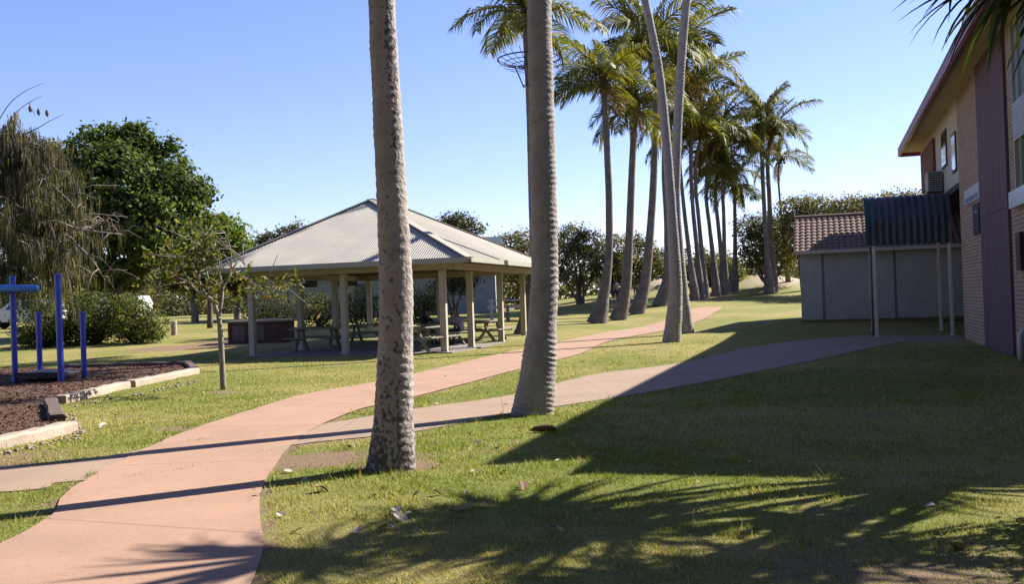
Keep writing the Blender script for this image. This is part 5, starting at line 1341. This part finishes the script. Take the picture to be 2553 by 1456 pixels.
def standing(lean, stride=.18):
    t = math.radians(lean); s, c = math.sin(t), math.cos(t); z = .93
    P = lambda l, f=0: (0, s * l + c * f, z + c * l - s * f)
    J = {'pelvis': (0, 0, z, (.15, .115)), 'waist': (*P(.17), (.14, .105)), 'chest': (*P(.36, -.02), (.165, .125)), 'shoulders': (*P(.48), (.15, .10)), 'neck': (*P(.56, .03), .055)}
    n = P(.56, .03); t2 = t * .55; J['chin'] = (0, n[1] + .03 + math.sin(t2) * .055, n[2] + math.cos(t2) * .055, (.06, .066)); J['head'] = (0, n[1] + .035 + math.sin(t2) * .135, n[2] + math.cos(t2) * .135, (.078, .09)); J['crown'] = (0, n[1] + .02 + math.sin(t2) * .215, n[2] + math.cos(t2) * .215, (.055, .064)); J['face'] = (0, J['head'][1] + .045 * math.cos(t2), J['head'][2] - .045 * math.sin(t2) - .02, (.05, .05))
    E = [('pelvis', 'waist'), ('waist', 'chest'), ('chest', 'shoulders'), ('shoulders', 'neck'), ('neck', 'chin'), ('chin', 'head'), ('head', 'crown'), ('head', 'face')]
    sh = P(.47); Rg = {('pelvis', 'waist'): 1, ('waist', 'chest'): 1, ('chest', 'shoulders'): 1}
    for k, q in ((-1, 'l'), (1, 'r')):
        J['sh' + q] = (k * .185, sh[1], sh[2], .06); J['el' + q] = (k * .23, sh[1] + .02 - k * .06, sh[2] - .28, .043); J['wr' + q] = (k * .22, sh[1] + .12 - k * .10, sh[2] - .52, .028); J['ha' + q] = (k * .215, sh[1] + .14 - k * .10, sh[2] - .60, (.022, .036))
        J['hip' + q] = (k * .10, 0, z - .06, .088); J['kn' + q] = (k * .11, .03 + k * stride * .5, .50, .06); J['an' + q] = (k * .11, k * stride - .02, .085, .042); J['to' + q] = (k * .12, k * stride + .14, .04, (.042, .034))
        E += [('shoulders', 'sh' + q), ('sh' + q, 'el' + q), ('el' + q, 'wr' + q), ('wr' + q, 'ha' + q), ('pelvis', 'hip' + q), ('hip' + q, 'kn' + q), ('kn' + q, 'an' + q), ('an' + q, 'to' + q)]
        Rg.update({('shoulders', 'sh' + q): 1, ('sh' + q, 'el' + q): 1, ('pelvis', 'hip' + q): 2, ('hip' + q, 'kn' + q): 2, ('kn' + q, 'an' + q): 2, ('an' + q, 'to' + q): 3})
    return J, E, Rg
GP = 'people in the park'
M_shoe = cloth('shoe', (.06, .055, .05))
tb = ground(1100, 863); tdir = rz0 + R(76)
tx = Vector((math.cos(tdir), math.sin(tdir), 0)); ty = Vector((-tx.y, tx.x, 0))      # along / across the table
J, E, Rg = seated(22, .075)
HS = (('har', (0, .9, -.1), (-1, 0, 0)), ('hal', (0, .9, -.1), (1, 0, 0)))
p1 = Vector((tb.x, tb.y, .036)) - ty * .74 + tx * .15 
person('person in a purple-grey shirt with short grey hair, hunched over a table, facing left', p1, math.atan2(ty.y, ty.x) - math.pi / 2, J, E, Rg, [M_skin, cloth('purple_shirt', (.46, .38, .58)), cloth('dark_trousers', (.10, .09, .10)), M_shoe], hair=M_hair, group=GP, hands=HS)
J, E, Rg = seated(14, .05)
p2 = Vector((tb.x, tb.y, .036)) + ty * .74 + tx * .05
person('person in black sitting opposite the purple shirt, right of the near palm trunk', p2, math.atan2(-ty.y, -ty.x) - math.pi / 2, J, E, Rg, [M_skin, cloth('black_top', (.035, .035, .045)), cloth('blue_grey_trousers', (.12, .12, .15)), M_shoe], hair=M_darkhair, group=GP, hands=HS)
HS2 = (('har', (0, .1, -1), (0, 1, 0)), ('hal', (0, .1, -1), (0, 1, 0)))
J, E, Rg = standing(14, .16)
d = 52.0; q = at(1544, 760, d); q.z = h(q.x, q.y)
person('person in dark navy with a white cap, walking behind the curved palm trunks', q, R(150), J, E, Rg, [M_skin, cloth('navy_top', (.03, .035, .08)), cloth('navy_trousers', (.035, .035, .06)), M_shoe], hair=M_darkhair, cap=mat('white_cap', (.8, .8, .84), .7), group=GP, hands=HS2, scale=.98)
J, E, Rg = standing(4, .12)
d = 56.0; q = at(1590, 740, d); q.z = h(q.x, q.y)
person('small distant person in dark clothes standing beside the rightmost curved palm', q, R(170), J, E, Rg, [M_skin, cloth('dark_top', (.05, .035, .04)), cloth('charcoal_trousers', (.04, .04, .045)), M_shoe], hair=M_darkhair, group=GP, hands=HS2, scale=.84)

# ------------------------------------------------------------------ rail fence, bollard, cars, distant building
def rail_fence():
    d = 50.0; a, b = at(1225, 772, d), at(1312, 766, d); a.z = h(a.x, d); b.z = h(b.x, d)
    root = empty('rail_fence', (a + b) / 2); tag(root, 'low white timber rail fence right of the shelter, behind the smooth grey palm', 'fence')
    for p in (a, b):
        m = MB(); m.box(p + Z * .5, (.16, .16, 1.1), bev=.015); m.build('post', M_white, root)
    m = MB(); m.bar(a + Z * .62 - Vector((.2, .1, 0)), b + Z * .66 + Vector((.1, -.1, 0)), .06, .16, bev=.01); m.build('rail', M_white, root)
    m = MB(); m.bar(a + Z * .95 - Vector((.2, .1, 0)), b + Z * .98 + Vector((.1, -.1, 0)), .05, .06, bev=.008); m.build('rail', M_white, root)
rail_fence()
def bollard():
    g = ground(434, 836); zt = at(434, 800, g.y).z; m = MB(); r = 7.5 / FPX * g.y
    m.tube([g - Z * .05, Vector((g.x, g.y, zt - .04)), Vector((g.x, g.y, zt))], [r, r, r * .8], 12)
    o = m.build('bollard', M_sleeper, None, smooth=False); tag(o, 'short pale timber bollard on the lawn left of the barbecue bench', 'bollard')
bollard()
def car(px, d, label, first=[None], rz=0.0):
    b = at(px, 780, d); b.z = h(b.x, d)
    if first[0] is None:
        root = empty('parked_car', (0, 0, 0)); paint = mat('white_car_paint', (.85, .85, .85), .25, spec=.6)
        m = MB()
        prof = [(-2.3, .42), (-2.34, .75), (-2.28, 1.0), (-1.2, 1.10), (2.26, 1.12), (2.33, .8), (2.3, .42), (1.86, .42), (1.78, .66), (1.5, .78), (1.2, .66), (1.1, .42), (-1.1, .42), (-1.2, .66), (-1.5, .78), (-1.8, .66), (-1.88, .42)]
        m.prism([(x, -.86, z) for x, z in prof], Vector((0, 1.72, 0)))
        top = [(-1.25, 1.105), (-.55, 1.72), (2.0, 1.76), (2.24, 1.115)]
        n = len(top); V = [(x, -.83, z) if z < 1.2 else (x, -.68, z) for x, z in top] + [(x, .83, z) if z < 1.2 else (x, .68, z) for x, z in top]
        m.add(V, [(0, 1, 2, 3), (7, 6, 5, 4), (0, 4, 5, 1), (1, 5, 6, 2), (2, 6, 7, 3)]); body = m.build('body', paint, root)
        for x0, x1 in ((-.95, -.1), (.0, .95), (1.05, 1.95)):
            for s in (-1, 1):
                f = lambda x, t: (x, s * (.832 - .15 * t), 1.115 + .62 * t)
                xa = max(x0, -1.0); m = MB(); m.add([f(xa + .05, .1), f(x1, .1), f(x1, .86), f(xa + (.5 if x0 < -.5 else .05), .86)], [(0, 1, 2, 3)]); m.build('window', M_glass, root, fixn=False)
        m = MB(); m.add([(-1.22, -.70, 1.16), (-1.22, .70, 1.16), (-.61, .60, 1.70), (-.61, -.60, 1.70)], [(0, 1, 2, 3)]); m.build('windscreen', M_glass, root, fixn=False)
        for x in (-1.5, 1.5):
            for s in (-1, 1):
                m = MB(); c = Vector((x, s * .78, .36)); m.tube([c - Vector((0, .11, 0)), c - Vector((0, .09, 0)), c + Vector((0, .09, 0)), c + Vector((0, .11, 0))], [.32, .36, .36, .32], 20); w = m.build('wheel', M_tyre, root)
                m = MB(); m.tube([c + Vector((0, s * .10, 0)), c + Vector((0, s * .118, 0))], [.21, .19], 14); m.build('rim', M_whitemetal, w)
        for s in (-1, 1):
            m = MB(); m.box((-2.33, s * .62, .84), (.05, .32, .16), bev=.01); m.build('headlight', mat('lamp_glass', (.7, .7, .72), .15), root)
            m = MB(); m.box((2.31, s * .68, .88), (.05, .2, .24), bev=.01); m.build('tail_light', mat('red_lens', (.4, .02, .02), .2), root)
        m = MB(); m.box((-2.35, 0, .5), (.10, 1.66, .18), bev=.03); m.build('bumper', M_black, root)
        first[0] = root; o = root
    else: o = copy_tree(first[0])
    o.location = b; o.rotation_euler.z = rz
    return tag(o, label, 'car', 'white cars parked beyond the shrubs')
car(62, 62, 'white parked wagon glimpsed behind the blue play posts at the left edge', rz=R(8))
car(290, 66, 'white parked wagon glimpsed above the middle dark shrub', rz=R(-12))
def amenities():
    d = 60.0; a, b = at(628, 760, d), at(1236, 760, d); z = h(b.x, d) - .1; a.z = b.z = 0
    root = empty('amenities_block', Vector(((a.x + b.x) / 2, d, z))); tag(root, 'pale-walled amenities block with blue-grey gable roof, behind the shelter', 'building')
    dep = 6.5; wt = z + 2.9; zr = at(1220, 590, d + dep / 2).z
    wm = mat('pale_render', (.40, .44, .44), .85, (.34, .38, .38), 1.5)
    m = MB(); m.prism([Vector((a.x, d, z)), Vector((b.x, d, z)), Vector((b.x, d + dep, z)), Vector((a.x, d + dep, z))], Z * (wt - z)); m.build('wall', wm, root)
    rm = mat('blue_grey_roof', (.16, .19, .23), .5, (.12, .15, .18), 2)
    m = MB(); o = .45; x0, x1 = a.x - o, b.x + o; t = .06; k = (zr - wt) / (dep / 2)
    for s in (0, 1):
        ye, yr = (d - o, d + dep / 2) if s == 0 else (d + dep + o, d + dep / 2)
        ze = wt - o * k + .05
        m.add([(x0, ye, ze), (x1, ye, ze), (x1, yr, zr), (x0, yr, zr), (x0, ye, ze - t), (x1, ye, ze - t), (x1, yr, zr - t), (x0, yr, zr - t)], [(0, 1, 2, 3), (4, 5, 6, 7), (0, 1, 5, 4), (1, 2, 6, 5), (0, 3, 7, 4)])
    m.build('roof', rm, root)
    for x in (b.x - .02, a.x - .08):
        m = MB(); m.prism([Vector((x, d, wt)), Vector((x, d + dep, wt)), Vector((x, d + dep / 2, zr - .12))], Vector((.1, 0, 0))); m.build('gable', wm, root)
    for px in (760, 860, 1000):
        p = at(px, 700, d); m = MB(); m.box((p.x, d - .0, z + 2.2), (1.6, .08, .5)); f = m.build('window', M_frame, root); m = MB(); m.box((p.x, d - .045, z + 2.2), (1.5, .02, .42)); m.build('pane', M_glass, f)
    p = at(905, 700, d); m = MB(); m.box((p.x, d - .01, z + 1.05), (1.0, .08, 2.1)); m.build('door', mat('green_door', (.10, .16, .14), .6), root)
amenities()
# pale-trunked trees on the far lawn
def far_tree(px, py, top, d, lobes, label, seed):
    b = at(px, py, d); b.z = h(b.x, d)
    Ls = [lobe(x, y, r, d, None, rz, dd=k) for x, y, r, rz, k in lobes]
    lim = [([b - Z * .1, at(px - 2, (py + top) / 2, d), at(px - 10, top, d)], .26, .15)] + [([at(px - 8, top + 6, d), l[0]], .13, .05) for l in Ls]
    tree('paperbark_tree', label, 'tree', b, Ls, lim, 700, 14, .24, .45, OLIVE + GRN, .24, bark=M_palebark, group='pale-trunked trees on the far lawn', seed=seed, r0=.1)
far_tree(486, 800, 740, 62, [(450, 690, 48, 30, 0), (500, 695, 42, 28, .5), (475, 665, 40, 30, -.5)], 'pale-trunked tree on the far lawn, seen left of the small forked tree', 81)
far_tree(592, 795, 735, 66, [(570, 690, 42, 28, 0), (618, 700, 38, 28, .5)], 'pale-trunked tree on the far lawn, seen right of the small forked tree', 82)
far_tree(292, 760, 715, 58, [(260, 690, 50, 30, 0), (320, 690, 50, 30, .5)], 'pale double-trunked tree above the middle dark shrub', 83)

# ------------------------------------------------------------------ fallen leaves, pod, stones
def fallen():
    variants = []
    g = random.Random(5)
    for k in range(4):
        V = []; n = 7; F = []
        for i in range(n):
            t = i / (n - 1); w = .5 * math.sin(math.pi * min(1, t * .95 + .05)) ** .7 * .55; cz = .16 * math.sin(t * 3 + k) + .05
            V += [(t - .5, -w, cz + .12 * abs(w) * (k % 2 + 1)), (t - .5, 0, cz - .03), (t - .5, w, cz + .14 * abs(w) * ((k + 1) % 2 + 1))]
        for i in range(n - 1): q = i * 3; F += [(q, q + 1, q + 4, q + 3), (q + 1, q + 2, q + 5, q + 4)]
        me = bpy.data.meshes.new('fallen_leaf'); me.from_pydata(V, [], F); me.materials.append((M_pale, M_tan, M_pale, M_tan)[k]); variants.append(me)
    def put(px, py, s, k, lab, grp, name='fallen_leaf'):
        p = ground(px, py); o = bpy.data.objects.new(name, variants[k]); COL.objects.link(o)
        o.location = p + Z * .02; o.scale = (s, s, s); o.rotation_euler = (g.uniform(-.3, .3), g.uniform(-.3, .3), g.uniform(0, 6.28)); tag(o, lab, 'leaf', grp)
    for px, py, s, k, lab in ((988, 1284, .13, 0, 'whitish curled leaf, upper of the close pair left of centre on the near lawn'), (1000, 1298, .13, 2, 'whitish curled leaf, lower of the close pair left of centre on the near lawn'), (964, 1327, .12, 0, 'pale leaf just below the close pair of whitish leaves'),
            (802, 1228, .14, 1, 'brown curled leaf on the lawn between the path edge and the speckled palm foot'), (1156, 1278, .15, 1, 'long tan leaf on the near lawn, right of the whitish pair'), (258, 1067, .15, 0, 'white leaf on the bright lawn beside the bark edging corner'), (1305, 1221, .12, 1, 'brown leaf at the tip of the building shadow'), (2388, 1372, .14, 2, 'white scrap of leaf on the shaded lawn near the bottom right corner')):
        put(px, py, s, k, lab, None)
    for px, py in ((1090, 1237), (1212, 1265), (870, 1121), (640, 1240), (1390, 1156), (1440, 1175), (1437, 1183), (1385, 1330), (420, 1082), (400, 1105), (500, 978), (620, 985), (690, 990), (1040, 1240), (760, 1200), (720, 1180), (930, 1240), (1095, 1160), (1180, 1180), (1240, 1120), (1190, 1110), (1255, 1180), (340, 1075), (290, 1040), (560, 1010), (640, 1000), (1090, 1010), (1195, 925), (1110, 940), (890, 1330), (700, 1290), (740, 1330), (1160, 1235), (1480, 1135), (1260, 1010), (1020, 1290), (1330, 1290), (2320, 1270), (1870, 1160)):
        put(px, py, g.uniform(.06, .10), g.randrange(4), 'small dry pale leaf lying on the lawn', 'small dry leaves scattered over the lawn')
    p = ground(1352, 1079); m = MB(); m.tube([p + Vector((-.14, 0, .03)), p + Vector((-.08, .005, .045)), p + Vector((.02, .01, .05)), p + Vector((.1, .005, .05)), p + Vector((.16, -.01, .03))], [.008, .03, .045, .04, .012], 8)
    o = m.build('fallen_pod', mat('dark_pod', (.13, .07, .03), .8, (.24, .15, .06), 9), None, smooth=True); tag(o, 'dark brown palm pod lying on the lawn right of the smooth grey palm', 'seed pod')
M_pale = mat('pale_dry_leaf', (.85, .74, .60), .8, (.70, .58, .44), 6); M_tan = mat('tan_dry_leaf', (.50, .33, .19), .8, (.36, .22, .12), 6)
fallen()
def stones():
    m = MB(); g = random.Random(8)
    lines = [((0, 1134), (200, 1090), 46, 8), ((165, 1030), (195, 1085), 80, 16), ((170, 1018), (300, 985), 16, 6), ((330, 985), (500, 948), 46, 6)]
    for a, b, n, sp in lines:
        for i in range(n):
            t = g.random(); p = ground(a[0] + (b[0] - a[0]) * t + g.uniform(-sp, sp), a[1] + (b[1] - a[1]) * t + g.uniform(-3, 5))
            r = g.uniform(.012, .038)
            m.tube([p - Z * .01, p + Z * r * .35, p + Z * r * .8, p + Z * r * .95], [r * .8, r * 1.05, r * .75, r * .2], 6, jitter=.5)
    o = m.build('edging_stones', mat('pale_stone', (.50, .40, .29), .9, (.30, .22, .14), 8, .4, 30), None); tag(o, 'loose pale stones and leaf scraps along the timber edging', 'stones', kind='stuff')
stones()

# unseen trees added round the viewpoint to block sky light on shaded sides
def sky_block_wood():
    lobes = []; g = random.Random(12)
    for k in range(26):
        a = R(95 + 175 * k / 25); rr = g.uniform(15, 21); x, y = rr * math.cos(a) * 1.25, 3 + rr * math.sin(a) * -1
        a2 = R(180 + 165 * k / 25); rr = g.uniform(13, 18); x, y = rr * math.cos(a2) * 1.3, 2 + rr * math.sin(a2)
        hh_ = g.uniform(11, 16)
        lobes += [(Vector((x, y, hh_ * .30)), (3.0, 3.0, hh_ * .32)), (Vector((x + g.uniform(-1, 1), y, hh_ * .72)), (3.2, 3.2, hh_ * .32))]
    V, F, C = crown_cards(lobes, 7500, 9, .8, .6, DARK + GRN, .6, seed=91, shell=.6)
    o = np_mesh('woodland', V, F, M_leaf, col=C); tag(o, 'belt of dark trees added unseen behind the viewpoint to block sky light', 'woodland', kind='stuff')
sky_block_wood()
